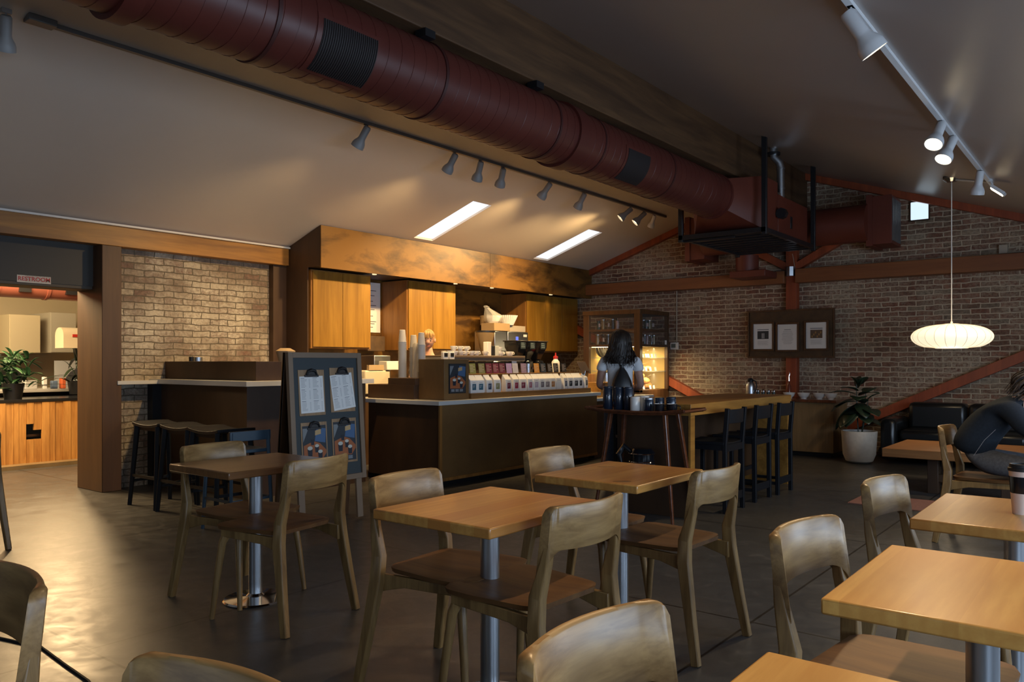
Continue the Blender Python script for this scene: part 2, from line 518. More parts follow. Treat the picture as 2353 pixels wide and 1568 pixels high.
# ridge beam, gable post, beams and braces
G_rb = G(); G_rb.box(-4.28, -3.0, 3.68, -3.89, YF, 4.40)
tag(G_rb.obj('ridge_beam', M['beam'], bevel=.008), 'massive rough timber ridge beam running above the red duct', 'beam')
b = thing('timber_bracing', 'red timber frame on the brick gable wall with post and diagonal braces', 'timber frame', (0, 0, 0))
G().box(-4.17, YF - .14, 0, -4.01, YF, 4.2).obj('post', M['redwood'], b, bevel=.004)
def bar(name, x0, z0, x1, z1, w, y0, y1, m, par):
    d = Vector((x1 - x0, z1 - z0)).normalized(); n = Vector((-d.y, d.x)) * w / 2
    pts = [(x0 + n.x, z0 + n.y), (x1 + n.x, z1 + n.y), (x1 - n.x, z1 - n.y), (x0 - n.x, z0 - n.y)]
    return G().prism(pts, 'y', y0, y1).obj(name, m, par, bevel=.004)
bar('brace', -3.97, .06, .6, 2.235, .13, YF - .13, YF - .005, M['redwood'], b)
bar('brace', -4.21, .06, -8.4, 2.14, .13, YF - .13, YF - .005, M['redwood'], b)
bar('brace', -4.1, 2.76, -3.25, 3.22, .11, YF - .13, YF - .01, M['redwood'], b)
bar('brace', -4.08, 2.76, -4.75, 3.14, .11, YF - .13, YF - .01, M['redwood'], b)
bar('rafter', XL, zl(XL) - .05, XR, zl(XR) - .05, .10, YF - .1, YF - .002, M['redwood'], b)
bar('rafter', XR, zr(XR) - .05, 2.3, zr(2.3) - .05, .10, YF - .1, YF - .002, M['redwood'], b)
G().cyl((-4.09, YF - .16, 2.66), (-4.09, YF - .16, 2.80), .07, 8).obj('joint_bracket', M['steel'], b)
bb = thing('wall_beam', 'long horizontal orange-brown timber beam across the brick gable wall', 'beam')
G().box(XL, YF - .22, 2.55, -4.175, YF - .002, 2.74).obj('beam_section', M['beam_far'], bb, bevel=.006)
G().box(-4.005, YF - .22, 2.55, 2.3, YF - .002, 2.76).obj('beam_section', M['beam_far'], bb, bevel=.006)
G().box(XL, YF - .06, 2.745, 2.3, YF - .002, 2.765).obj('conduit_strip', M['trackgrey'], bb)
# glass block window
o = G().box(-2.45, YF - .03, 3.35, -2.225, YF + .02, 3.60).obj('window_3', mat('glass_block', (.8, .9, 1), .3, emit=(.70, .88, 1), estr=.95), bevel=.01); struct(o)
g = G()
for q in ((-2.47, 3.33, -2.45, 3.62), (-2.225, 3.33, -2.205, 3.62), (-2.45, 3.33, -2.225, 3.35), (-2.45, 3.60, -2.225, 3.62)): g.box(q[0], YF - .02, q[1], q[2], YF - .001, q[3])
g.obj('window_frame', M['dark_ply'], o)
# thermostat, conduits, junction boxes
t_ = thing('thermostat', 'small cream thermostat with grey screen on brick wall beside the pastry case', 'thermostat', (-6.1, YF, 1.62))
G().box(-.075, -.035, -.06, .075, -.001, .06).obj('housing', M['white'], t_, bevel=.01)
G().box(-.05, -.038, -.03, .03, -.034, .035).obj('screen', colored((.15, .16, .13)), t_)
o = G().cyl((-6.06, YF - .015, 1.69), (-6.06, YF - .015, 2.55), .011, 8).obj('conduit', M['beige'])
tag(o, 'thin beige vertical conduit pipe on the brick above the thermostat', 'pipe')
j = thing('junction_box', 'small grey electrical box on the brick above the wall beam, far right', 'electrical box', (-1.33, YF, 2.84))
G().box(-.05, -.06, -.06, .05, -.001, .06).obj('box', M['beige'], j, bevel=.005)
G().cyl((.05, -.02, -.045), (1.6, -.02, -.045), .012, 8).obj('conduit', M['beige'], j)

# ------------------------------------------------------------------ red duct and air handler
XD, ZD, RD = -4.065, 3.39, .27
d = thing('ventilation_duct', 'large round dark red ventilation duct hanging under the ridge beam', 'duct', (XD, 0, ZD))
g = G()
g.lathe([(RD, -3.1), (RD, 9.22)], seg=48, mtx=Matrix.Rotation(R(-90), 4, 'X'))
g.obj('duct_tube', M['duct'], d)
# spiral seam
g = G()
pth = []; y = 0.6
while y < 9.2:
    a = y / .115 * 2 * math.pi
    pth.append(((RD + .001) * math.cos(a), y, (RD + .001) * math.sin(a))); y += .115 / 36
g.tube(pth, .0021, 4, cap=False).obj('spiral_seam', M['duct'], d)
for y, w, e in ((1.25, .05, .012), (1.95, .10, .03), (2.73, .025, .008), (4.12, .025, .008), (5.54, .025, .008), (5.9, .16, .022), (6.27, .02, .006), (7.67, .02, .006), (9.18, .05, .012)):
    g = G(); g.lathe([(RD - .01, y - w / 2), (RD + e, y - w / 2), (RD + e, y + w / 2), (RD - .01, y + w / 2)], seg=48, mtx=Matrix.Rotation(R(-90), 4, 'X'))
    g.obj('collar', M['duct'] if w > .03 else colored((.05, .012, .01), .5), d)
def patch(y0, y1, a0, a1, r, n=10):
    g = G()
    ring = lambda y, rr: [(rr * math.cos(R(a0 + (a1 - a0) * i / n)), y, rr * math.sin(R(a0 + (a1 - a0) * i / n))) for i in range(n + 1)]
    A, B = ring(y0, r) + ring(y0, r - .02)[::-1], ring(y1, r) + ring(y1, r - .02)[::-1]
    return g.loft([A, B])
for y0, y1, nsl in ((3.03, 3.46, 26), (6.67, 7.10, 2)):
    f = patch(y0 - .04, y1 + .04, -72, 8, RD + .006).obj('grille_frame', M['duct'], d)
    patch(y0, y1, -66, 2, RD + .010).obj('grille_opening', colored((.012, .008, .008), .7), f)
    for k in range(nsl):
        yy = y0 + (y1 - y0) * (k + .5) / nsl
        if nsl > 3: patch(yy - .002, yy + .002, -66, 2, RD + .016).obj('grille_slat', colored((.03, .02, .018), .6), f)
for y in (1.3, 4.02, 5.33):
    g = G(); g.box(.10, y - .05, .235, .20, y + .05, .29)
    g.cyl((.12, y, .2), (.12, y, .3), .012, 6); g.obj('hanger', M['black'], d)
# air handler on its hanging platform
a = thing('air_handler', 'dark red furnace unit on a black hanging platform at the end of the duct', 'air conditioner', (-4.05, 10.4, 0))
def A(x0, y0, z0, x1, y1, z1, name, m, bev=.004): return G().box(x0 + 4.05, y0 - 10.4, z0, x1 + 4.05, y1 - 10.4, z1).obj(name, m, a, bevel=bev)
g = G()
for (x0, y0, x1, y1) in ((-4.62, 9.42, -3.48, 9.47), (-4.62, 11.30, -3.48, 11.35), (-4.62, 9.42, -4.57, 11.35), (-3.53, 9.42, -3.48, 11.35)): g.box(x0 + 4.05, y0 - 10.4, 2.93, x1 + 4.05, y1 - 10.4, 2.985)
for k in range(9):
    y = 9.6 + k * .2; g.box(-4.6 + 4.05, y - 10.4, 2.945, -3.5 + 4.05, y + .05 - 10.4, 2.965)
g.box(-4.6 + 4.05, 9.44 - 10.4, 2.968, -3.5 + 4.05, 11.33 - 10.4, 2.98)
g.obj('platform', M['black'], a)
for (x, y) in ((-3.50, 9.45), (-3.50, 11.32), (-4.60, 9.45), (-4.60, 11.32)):
    A(x - .03, y - .025, 2.9, x + .03, y + .025, (zr(x) if x > XR else zl(x)) + .03, 'hanger_post', M['black'])
A(-4.45, 10.1, 2.985, -3.56, 11.25, 3.50, 'furnace_cabinet', M['unit'])
A(-3.565, 10.55, 3.12, -3.552, 10.62, 3.28, 'handle_slot', M['black'])
g = G()
n = 24
def sq(i, w, h, cx, cz):
    an = 2 * math.pi * i / n; c_, s_ = math.cos(an), math.sin(an); k = 1 / max(abs(c_), abs(s_)); return (cx + w * c_ * k, cz + h * s_ * k)
r1 = [(XD + RD * math.cos(2 * math.pi * i / n) + 4.05, 9.2 - 10.4, ZD + RD * math.sin(2 * math.pi * i / n)) for i in range(n)]
r2 = [(sq(i, .46, .33, -4.03, 3.32)[0] + 4.05, 9.62 - 10.4, sq(i, .46, .33, -4.03, 3.32)[1]) for i in range(n)]
r3 = [(p[0], 10.1 - 10.4, p[2]) for p in r2]
g.loft([r1, r2, r3]).obj('transition', M['unit'], a, smooth=25)
g = G(); g.cyl((.3, 1.25, 3.27), (1.2, 1.25, 3.27), .26, 28).obj('side_duct', M['unit'], a)
g = G(); g.cyl((-.3, 1.25, 3.27), (-1.2, 1.25, 3.27), .26, 28).obj('side_duct', M['unit'], a)
for sx in (1, -1):
    x0, x1 = sorted((sx * 1.2, sx * 1.5))
    rb = G().box(x0, 1.2, 2.96, x1, 1.75, 3.62).obj('register_box', M['unit'], a, bevel=.004)
    g = G()
    for k in range(6): g.box(sx * 1.5 - .01, 1.24 + k * .085, 3.0, sx * 1.5 + .015, 1.255 + k * .085, 3.58)
    g.obj('louver', M['trackgrey'], rb)
    rb = G().box(x0 - .02, 1.18, 2.94, x0 + .06, 1.77, 3.64).obj('box_flange', M['unit'], a)
G().cyl((-.55, 1.3, 2.96), (-.55, 1.3, 2.72), .17, 24).obj('drop_duct', M['unit'], a)
G().box(-.75, 1.1, 2.62, -.2, 1.6, 2.72).obj('drop_box', M['unit'], a, bevel=.01)
px, py = -3.60 + 4.05, 10.3 - 10.4
g = G(); g.tube([(px, py, 3.49), (px, py, 3.88), (px - .01, py - .01, 3.95), (px - .07, py - .04, 4.02), (px - .08, py - .05, 4.16)], .05, 20)
for z in (3.6, 3.86): g.cyl((px, py, z), (px, py, z + .02), .055, 20)
g.obj('flue_pipe', M['steel'], a)
g = G(); g.cyl((px - .08, py - .05, 4.05), (px - .08, py - .05, 4.08), .09, 20); g.obj('flue_collar', M['black'], a)
g = G(); g.tube([(px - .02, py - .02, 3.54), (px - .03, py - .1, 3.3), (px - .02, py - .1, 3.0)], .045, 14).obj('foil_pipe', mat('foil', (.6, .6, .6), .25, 1), a)
g = G(); g.cyl((.55, -.38, 3.24), (.55, -.30, 3.24), .07, 8).obj('vent_cap', M['black'], a)
G().tube([(.05, 1.55, 2.97), (.05, 1.6, 2.9), (.02, 1.75, 2.78)], .004, 6).obj('cable', M['beige'], a)
A(-4.62, 9.5, 2.60 + .3, -3.9, 9.53, 2.93, 'rail', M['black'])

# ------------------------------------------------------------------ track lights
def track(x, y0, y1, zc, label, m, extra=None):
    t = thing('light_track', label, 'light track', (x, 0, zc))
    G().box(-.018, y0, -.03, .018, y1, .0).obj('rail', m, t)
    G().box(-.05, y0 - .12, -.035, .05, y0 + .06, .01).obj('feed_box', m, t, bevel=.006)
    if extra: extra(t)
    return t
track(-5.84, 2.3, 11.45, zl(-5.84), 'grey lighting track along the left ceiling slope below the duct', M['trackgrey'],
      lambda t: G().box(.0, 11.42, .02, .35, 11.45, .05, Matrix.Rotation(R(-18.8), 4, 'Y')).obj('cross_rail', M['trackgrey'], t))
track(-1.20, 3.2, 10.05, zr(-1.20), 'white lighting track along the right ceiling slope', M['shadewhite'])


def spot_head(x, y, z, aim, m, label, scale=1.0, energy=0, angle=55, color=WARM, arm=.06, group='track spotlights'):
    t = thing('track_spotlight', label, 'spotlight', (x, y, z), 0, group)
    G().box(-.015, -.03, -.03, .015, .03, 0).obj('adapter', m, t)
    A_ = Vector(aim).normalized()
    piv = Vector((0, 0, -arm - .02))
    G().tube([(0, 0, -.02), piv * .7, piv + A_ * .03], .006, 8).obj('arm', m, t)
    q = A_.to_track_quat('Z', 'Y').to_matrix().to_4x4()
    mt = Matrix.Translation(piv) @ q @ Matrix.Scale(scale, 4)
    prof = [(0.001, -.035), (.024, -.032), (.031, -.02), (.031, .075), (.034, .09), (.048, .115), (.055, .135), (.056, .165), (.052, .165), (.05, .14), (.03, .10), (.001, .095)]
    G().lathe(prof, seg=24, mtx=mt).obj('shade', m, t)
    G().lathe([(.001, .150), (.03, .149), (.046, .142), (.03, .11), (.001, .105)], seg=20, mtx=mt).obj('bulb', M['bulb'] if energy else M['white'], t)
    if energy:
        tip = Vector((x, y, z)) + piv + A_ * .185 * scale
        l = lamp('spot_lamp', 'SPOT', tip, energy, color, .06, target=tip + A_, spot=angle, blend=1.0)
    return t


LA = (-.62, .1, -.78)
for k, (y, aim, en, an, lb) in enumerate((
        (2.06, (-.5, .15, -.85), 24, 100, 'grey track spotlight cut by the left frame edge, glowing at its rim'),
        (5.18, (-.60, -.10, -.80), 247, 104, 'lone grey spotlight on the left track before the trio'),
        (6.45, (-.62, .05, -.72), 247, 104, 'first grey spotlight of the trio on the left track'),
        (6.89, (-.50, .25, -.80), 216, 104, 'middle grey spotlight of the trio on the left track'),
        (7.30, (-.55, .35, -.80), 216, 104, 'third grey spotlight of the trio on the left track'),
        (8.24, (-.70, .05, -.70), 216, 104, 'grey spotlight on the left track above the first skylight gap'),
        (9.05, (-.62, .15, -.75), 216, 104, 'small grey spotlight on the left track between the skylights'),
        (10.31, (-.60, -.45, -.62), 204, 104, 'bright-rimmed spotlight near the far end of the left track'),
        (10.73, (-.55, -.45, -.68), 204, 104, 'last lit grey spotlight at the far end of the left track'),
        )):
    spot_head(-5.84, y, zl(-5.84), aim, M['shadegrey'], lb, 1.15, en, an)
spot_head(-5.84, 11.06, zl(-5.84), (-.5, .3, -.8), M['white'], 'unlit pale spotlight at the very end of the left track', 1.0, 0)
spot_head(-1.20, 4.53, zr(-1.2), (.45, .35, -.8), M['shadewhite'], 'large white spotlight hanging nearest on the right track', 1.35, 90, 95, (1, .74, .42), .07)
spot_head(-1.20, 7.11, zr(-1.2), (-.15, -.55, -.80), M['shadewhite'], 'white spotlight facing the camera, left of the lit pair on the right track', 1.25, 90, 95, (1, .74, .42), .05)
spot_head(-1.20, 7.64, zr(-1.2), (-.25, -.45, -.80), M['shadewhite'], 'white spotlight facing the camera, right of the lit pair on the right track', 1.25, 90, 95, (1, .74, .42), .05)
spot_head(-1.20, 9.2, zr(-1.2), (-.15, .2, -.85), M['shadewhite'], 'white spotlight turned away at the end of the right track', 1.2, 90, 95, (1, .74, .42), .05)
# spots on the same right track further towards the camera side (out of frame)
for y, tx, ty in ((3.4, -.25, 2.3), (3.3, -2.0, 2.5), (3.25, -.1, 1.1), (5.6, -2.2, 3.6), (5.5, -.2, 3.6), (3.5, -.15, 2.4), (2.6, -1.15, .75), (2.7, -.85, 1.2), (6.0, -.2, 3.6)):
    p = Vector((-1.2, y, 3.15)); lamp('spot_lamp', 'SPOT', p, 85, (1, .66, .34), .05, target=(tx, ty, .78), spot=40, blend=.9)
t_ = thing('flood_head', 'square white flood lamp at the far end of the right track', 'spotlight', (-1.18, 9.8, zr(-1.18)))
G().box(-.02, -.03, -.03, .02, .03, 0).obj('adapter', M['shadewhite'], t_)
G().tube([(0, 0, -.02), (.03, 0, -.09)], .008, 8).obj('arm', M['shadewhite'], t_)
G().cbox((.07, 0, -.13), (.16, .14, .035), (0, R(40), 0)).obj('housing', M['shadewhite'], t_, bevel=.005)
G().cbox((.058, 0, -.146), (.13, .12, .012), (0, R(40), 0)).obj('lens', M['bulb'], t_)

# pendant
p = thing('pendant_lamp', 'glowing cream saucer pendant lamp on a white cord', 'lamp', (-1.61, 10.2, 0))
zc = 1.635
prof = []
for k in range(25):
    u = k / 24
    zz = .145 * math.cos(math.pi * u); rr = .415 * math.sin(math.pi * u) ** .8
    prof.append((rr, zz))
prof = [(.07, .150)] + [q for q in prof if q[0] > .08 and q[1] > -.118] + [(.17, -.125)]
g = G(); seg = 96
rings = []
for r_, z_ in prof:
    rings.append([((r_ * (1 - .012 * (1 if i % 4 else -1.2) * min(1, r_ / .3)) if False else r_ * (1 + (.008 if i % 4 == 0 else 0))) * math.cos(2 * math.pi * i / seg), r_ * (1 + (.008 if i % 4 == 0 else 0)) * math.sin(2 * math.pi * i / seg), zc + z_) for i in range(seg)])
g.loft(rings, cap=False)
ml = mat('lamp_shade', (.9, .85, .72), .6, emit=(1.0, .82, .55), estr=1.05)
tt = NT(ml)
lw = tt.n('ShaderNodeTexCoord'); sp = tt.n('ShaderNodeSeparateXYZ'); tt.l(lw.outputs['Object'], sp.inputs[0])
g.obj('lamp_shade', ml, p)
g = G()
for i in range(24):
    an = 2 * math.pi * i / 24
    g.tube([((r_ + .003) * math.cos(an), (r_ + .003) * math.sin(an), zc + z_) for r_, z_ in prof], .0022, 4, cap=False)
g.obj('shade_rib', mat('shade_wire', (.5, .42, .3), .6, emit=(.8, .6, .35), estr=.25), p)
G().lathe([(.17, -.127), (.165, -.13), (.001, -.13)], (0, 0, zc), 32).obj('bottom_disc', ml, p)
G().cyl((0, 0, zc + .145), (0, 0, zr(-1.61)), .006, 8).obj('cord', M['white'], p)
G().cyl((0, 0, zc + .14), (0, 0, zc + .175), .012, 12).obj('cap', M['white'], p)
G().lathe([(.001, -.05), (.05, -.045), (.09, -.01), (.09, .02)], (0, 0, zr(-1.61) - .0), 28).obj('canopy', M['chrome'], p)
G().cyl((0, 0, zr(-1.61) - .015), (.40, -.25, zr(-1.21) - .015), .012, 8).obj('feed_rail', M['shadewhite'], p)
lamp('pendant_bulb', 'POINT', (-1.61, 10.2, zc - .25), 5, (1, .78, .5), .15)

# ------------------------------------------------------------------ service station: bulkhead, upper cabinets
bk = thing('bulkhead', 'amber stained plywood bulkhead above the service counter', 'bulkhead', (0, 0, 0))
g = G(); g.prism([(XL, 2.52), (-7.77, 2.52), (-7.77, zl(-7.77) - .003), (XL, zl(XL) - .003)], 'y', 6.157, YF - .01)
g.obj('bulkhead_body', M['dark_ply'], bk, smooth=0)
for y0, y1 in ((6.157, 9.38), (9.385, YF - .01)):
    G().box(-7.775, y0, 2.50, -7.755, y1, zl(-7.765) - .006).obj('front_panel', M['ply_amber'], bk, smooth=0)
for y in (7.15, 8.75, 9.6, 11.2):
    c = G().cyl((-7.9, y, 2.505), (-7.9, y, 2.522), .03, 16).obj('downlight', mat('dim_bulb', (1, .9, .7), .5, emit=(1, .75, .4), estr=1.2), bk)
    lamp('downlight_lamp', 'SPOT', (-7.9, y, 2.48), 2, WARM, .04, target=(-7.85, y, 0), spot=110, blend=.9)
G().box(XL, 6.157, 0, -8.02, 6.175, 2.52).obj('end_panel', M['dark_ply'], bk, smooth=0)


def wall_cab(y0, y1, nd, label):
    c = thing('wall_cabinet', label, 'cabinet', (XL, y0, 1.52), 0, 'upper cabinets under the bulkhead')
    w = y1 - y0
    G().box(.001, 0, 0, .52, w, .98).obj('body', M['cab_edge'], c, smooth=0)
    for k in range(nd):
        a0 = .02 + (w - .04) * k / nd; a1 = .02 + (w - .04) * (k + 1) / nd
        G().box(.522, a0 + .003, .02, .542, a1 - .003, .965).obj('door', M['cab'], c, bevel=.002)
    return c
wall_cab(6.20, 7.18, 2, 'leftmost amber two-door wall cabinet under the bulkhead')
wall_cab(7.85, 8.87, 2, 'middle amber two-door wall cabinet behind the barista')
wall_cab(10.61, 12.2, 3, 'rightmost amber three-door wall cabinet beside the pastry case')
# back counter
bc = thing('back_counter', 'low back counter with white top along the rear wall of the station', 'counter', (0, 0, 0))
G().box(XL + .01, 6.4, 0, -7.88, 11.1, .88).obj('body', M['dark_ply'], bc, smooth=0)
G().box(XL + .01, 6.4, .88, -7.85, 11.1, .92).obj('countertop', M['white_top'], bc, bevel=.003)
# menu sheet on rear wall
ms = thing('wall_menu', 'tall white menu sheet on rear wall between the cabinets', 'menu', (XL, 7.62, 2.12))
G().box(.001, -.20, -.35, .012, .20, .36).obj('sheet', M['paper'], ms)
g = G()
for k, zz in enumerate((.24, .17, .09, .03, -.03, -.12, -.2, -.23, -.28)):
    g.box(.012, -.15, zz, .0135, .12 - .03 * (k % 3), zz + .008)
g.obj('printed_text', M['ink'], ms)
# towel dispenser and boxes on back counter
tdp = thing('towel_dispenser', 'brown paper towel dispenser on rear wall below the menu sheet', 'dispenser', (XL, 7.56, 1.6))
G().box(.002, -.16, -.10, .22, .16, .11).obj('box', M['cork'], tdp, bevel=.006)
tg = thing('water_boiler', 'grey steel boiler block under the towel dispenser with paper stack', 'appliance', (-8.2, 7.45, .92))
G().box(-.15, -.14, 0, .12, .16, .52).obj('body', M['steel'], tg, bevel=.01)
o = G().box(-7.96, 7.28, .92 + .32, -7.80, 7.60, 1.36).obj('napkin_stack', M['paper'], bevel=.008); tag(o, 'small stack of white napkins on the cream machine', 'napkins')
o = G().box(-8.05, 6.92, .921, -7.82, 7.36, 1.24).obj('cream_machine', mat('cream_plastic', (.62, .55, .42), .4), bevel=.02); tag(o, 'cream boxy countertop machine left of the cup stacks', 'machine')
o = G().box(-7.86, 6.98, 1.241, -7.815, 7.24, 1.31).obj('kraft_paper', M['kraft']); tag(o, 'folded kraft paper lying on the cream machine', 'paper')
o = G().box(-8.3, 6.6, .921, -8.0, 6.85, 1.43).obj('white_bin', M['white'], bevel=.01); tag(o, 'white storage bin behind the menu stand on the back counter', 'bin')

# ------------------------------------------------------------------ main counter
mc = thing('service_counter', 'dark plywood service counter with white top in front of the barista', 'counter', (0, 0, 0))
G().box(-6.95, 6.20, .07, -5.84, 9.36, .885).obj('counter_body', M['dark_ply'], mc, smooth=0)
G().box(-5.84, 6.19, .07, -5.82, 9.36, .885).obj('front_panel', M['ply_front'], mc, bevel=.002)
G().box(-5.822, 6.19, .07, -5.815, 6.23, .885).obj('trim_strip', M['cab_edge'], mc)
G().box(-5.822, 6.19, .065, -5.81, 9.36, .10).obj('base_trim', M['cab_edge'], mc)
G().box(-7.05, 6.28, 0, -5.92, 9.3, .07).obj('plinth', M['black'], mc)
G().box(-7.10, 6.14, .885, -5.78, 9.40, .93).obj('countertop', M['white_top'], mc, bevel=.003)
G().box(-7.36, 8.40, .885, -7.101, 9.40, .93).obj('countertop_return', M['white_top'], mc)
G().box(-7.34, 8.44, .07, -6.951, 9.36, .885).obj('return_body', M['dark_ply'], mc, smooth=0)
rz_ = thing('display_riser', 'stepped brown plywood riser on the left end of the counter', 'display box', (0, 0, .93))
G().box(-7.05, 6.28, .001, -6.29, 6.6, .16).obj('low_box', M['dark_ply'], rz_, bevel=.002)
G().box(-6.72, 6.29, .16, -6.28, 6.68, .235).obj('middle_step', M['dark_ply'], rz_, bevel=.002)
G().box(-6.29, 6.35, .001, -5.90, 6.76, .45).obj('tall_box', M['ply_front'], rz_, bevel=.003)
g = G(); g.box(-5.90, 6.42, .07, -5.892, 6.70, .40); g.obj('poster_backing', colored((.02, .022, .025)), rz_)


def poster(parent, w, h, mtx, simple=False):
    """small printed photograph of cups on a wooden table; flat print lying in the plane y=0, facing -y"""
    def q(name, pts, m, lift):
        g = G(); vs = [g.bm.verts.new(mtx @ Vector((x * w, -.0006 - lift * .0004, z * h))) for x, z in pts]; g.face(vs)
        return g.obj(name, m, parent, smooth=0)
    q('print_ground', [(-.5, -.5), (.5, -.5), (.5, .5), (-.5, .5)], colored((.022, .03, .04)), 0)
    q('print_grey', [(-.5, .1), (-.5, .45), (-.25, .45)], colored((.20, .22, .23)), 1)
    q('print_blue', [(.0, .12), (.46, .06), (.5, .42), (.1, .46)], colored((.06, .13, .26)), 1)
    q('print_table', [(-.48, -.35), (-.48, .02), (-.05, .12), (.22, .06), (.49, -.12), (.49, -.2), (.30, -.36)], colored((.36, .11, .035)), 1)
    q('print_sign', [(.02, .26), (.28, .29), (.28, .42), (.03, .38)], colored((.50, .34, .16)), 2)
    g = G()
    for cx, cz, r_, hh in ((-.22, -.12, .11, .22), (.08, -.06, .09, .18), (.22, -.22, .10, .2), (-.1, .12, .08, .16)):
        vs = [g.bm.verts.new(mtx @ Vector((x * w, -.002, z * h))) for x, z in ((cx - r_ * .8, cz - hh * .6), (cx + r_ * .8, cz - hh * .6), (cx + r_, cz + hh * .3), (cx - r_, cz + hh * .3))]; g.face(vs)
    g.obj('print_cup', colored((.012, .016, .028)), parent, smooth=0)
    g = G()
    for cx, cz, r_ in ((-.22, -.05, .11), (.08, 0, .09), (.22, -.15, .10)):
        vs = [g.bm.verts.new(mtx @ Vector(((cx + r_ * math.cos(2 * math.pi * i / 14)) * w, -.0028, (cz + r_ * .45 * math.sin(2 * math.pi * i / 14)) * h))) for i in range(14)]; g.face(vs)
    g.obj('print_cup_top', colored((.55, .56, .50)), parent, smooth=0)
    g = G()
    for k in range(9):
        x = -.42 + (k % 3) * .27; z = -.40 - (k // 3) * .03
        vs = [g.bm.verts.new(mtx @ Vector((a_ * w, -.003, b_ * h))) for a_, b_ in ((x, z), (x + .2, z), (x + .2, z + .012), (x, z + .012))]; g.face(vs)
    g.obj('printed_text', colored((.45, .5, .55)), parent, smooth=0)
po = thing('counter_poster', 'dark photo poster of drinks on the tall riser box', 'poster', (-5.89, 6.56, 1.165), 90)
poster(po, .26, .31, Matrix.Identity(4))
G().box(-.135, .0005, -.16, .135, .004, .16).obj('mount', M['black'], po)

ld = thing('bag_ledge', 'long brown wooden ledge on the counter carrying coffee bags', 'display shelf', (0, 0, .93))
G().box(-6.16, 6.77, .001, -5.87, 9.28, .062).obj('ledge', M['ply_front'], ld, bevel=.002)
G().box(-6.24, 6.77, .001, -6.17, 9.28, .262).obj('back_rail', M['ply_amber'], ld, bevel=.002)
G().box(-6.34, 6.77, .262, -6.165, 9.28, .276).obj('upper_shelf', M['ply_amber'], ld, bevel=.002)

# coffee bags
def coffee_bag(labelcol):
    o = thing('coffee_bag', '', 'coffee bag', (0, 0, 0), 0, 'white coffee bags in a row on the counter')
    # body local: faces +x, width along y
    w, d_, h = .056, .075, .205
    rings = []
    for z, ww, dd, off in ((0, .95, .9, 0), (.01, 1, 1, 0), (.10, 1.02, 1, 0), (.145, 1.0, .9, -.004), (.175, .98, .45, -.016), (.195, .96, .12, -.022), (h, .95, .05, -.024)):
        rings.append([(off + sx * d_ / 2 * dd, sy * w * ww, z) for sx, sy in ((1, -.92), (1, .92), (.9, 1), (-.9, 1), (-1, .92), (-1, -.92), (-.9, -1), (.9, -1))])
    G().loft(rings).obj('pouch', M['paper'], o, smooth=20)
    if labelcol:
        lb = G().box(d_ / 2 + .0005, -.030, .035, d_ / 2 + .0015, .030, .105).obj('label', colored(labelcol), o)
        g = G()
        for k in range(3): g.box(d_ / 2 + .0015, -.02, .085 - k * .012, d_ / 2 + .0022, .014 - .006 * k, .088 - k * .012)
        g.obj('print', M['paper'], lb)
    g = G(); g.box(d_ / 2 + .0003, -.025, .118, d_ / 2 + .0012, .02, .121); g.obj('print', M['ink'], o)
    return o
teal, navy, olive, plum, grey_, black_ = (.03, .12, .18), (.03, .06, .12), (.28, .27, .12), (.22, .02, .05), (.18, .16, .18), (.015, .02, .025)
BAGS = [(6.845, teal, 'teal', 'first bag at the left end'), (6.972, teal, 'teal', 'second from the left end'), (7.122, navy, 'navy', 'third from the left end'), (7.275, olive, 'olive green', 'only green one'),
        (7.483, plum, 'burgundy', 'first burgundy one after the gap'), (7.635, (.38, .02, .06), 'crimson', 'right of the first burgundy one'), (7.781, plum, 'burgundy', 'right of the crimson one'), (7.92, (.45, .18, .22), 'pink and red', 'left of the pale printed one'),
        (8.051, (.5, .42, .5), 'pale lilac', 'right of the pink one'), (8.173, grey_, 'grey', 'first of the grey pair'), (8.298, grey_, 'grey', 'second of the grey pair'), (8.413, (.5, .22, .06), 'orange', 'only orange one'),
        (8.543, None, 'no', 'plain one right of the orange label'), (8.699, navy, 'navy', 'right of the plain one'), (8.822, black_, 'black', 'first of the black-labelled ones'), (8.96, black_, 'black', 'second of the black-labelled ones'),
        (9.062, black_, 'black', 'next to last at the right end'), (9.204, black_, 'black', 'last bag at the right end')]
_bp = {}
for (y, c_, cn, wh) in BAGS:
    lab = 'white coffee bag with %s label, %s' % (cn, wh)
    if c_ in _bp: o = dup(_bp[c_], (-5.93, y, .993), random.uniform(-16, 16), lab)
    else:
        o = coffee_bag(c_); _bp[c_] = o; o.location = (-5.93, y, .993); o.rotation_euler = (0, 0, R(random.uniform(-8, 8))); o['label'] = lab
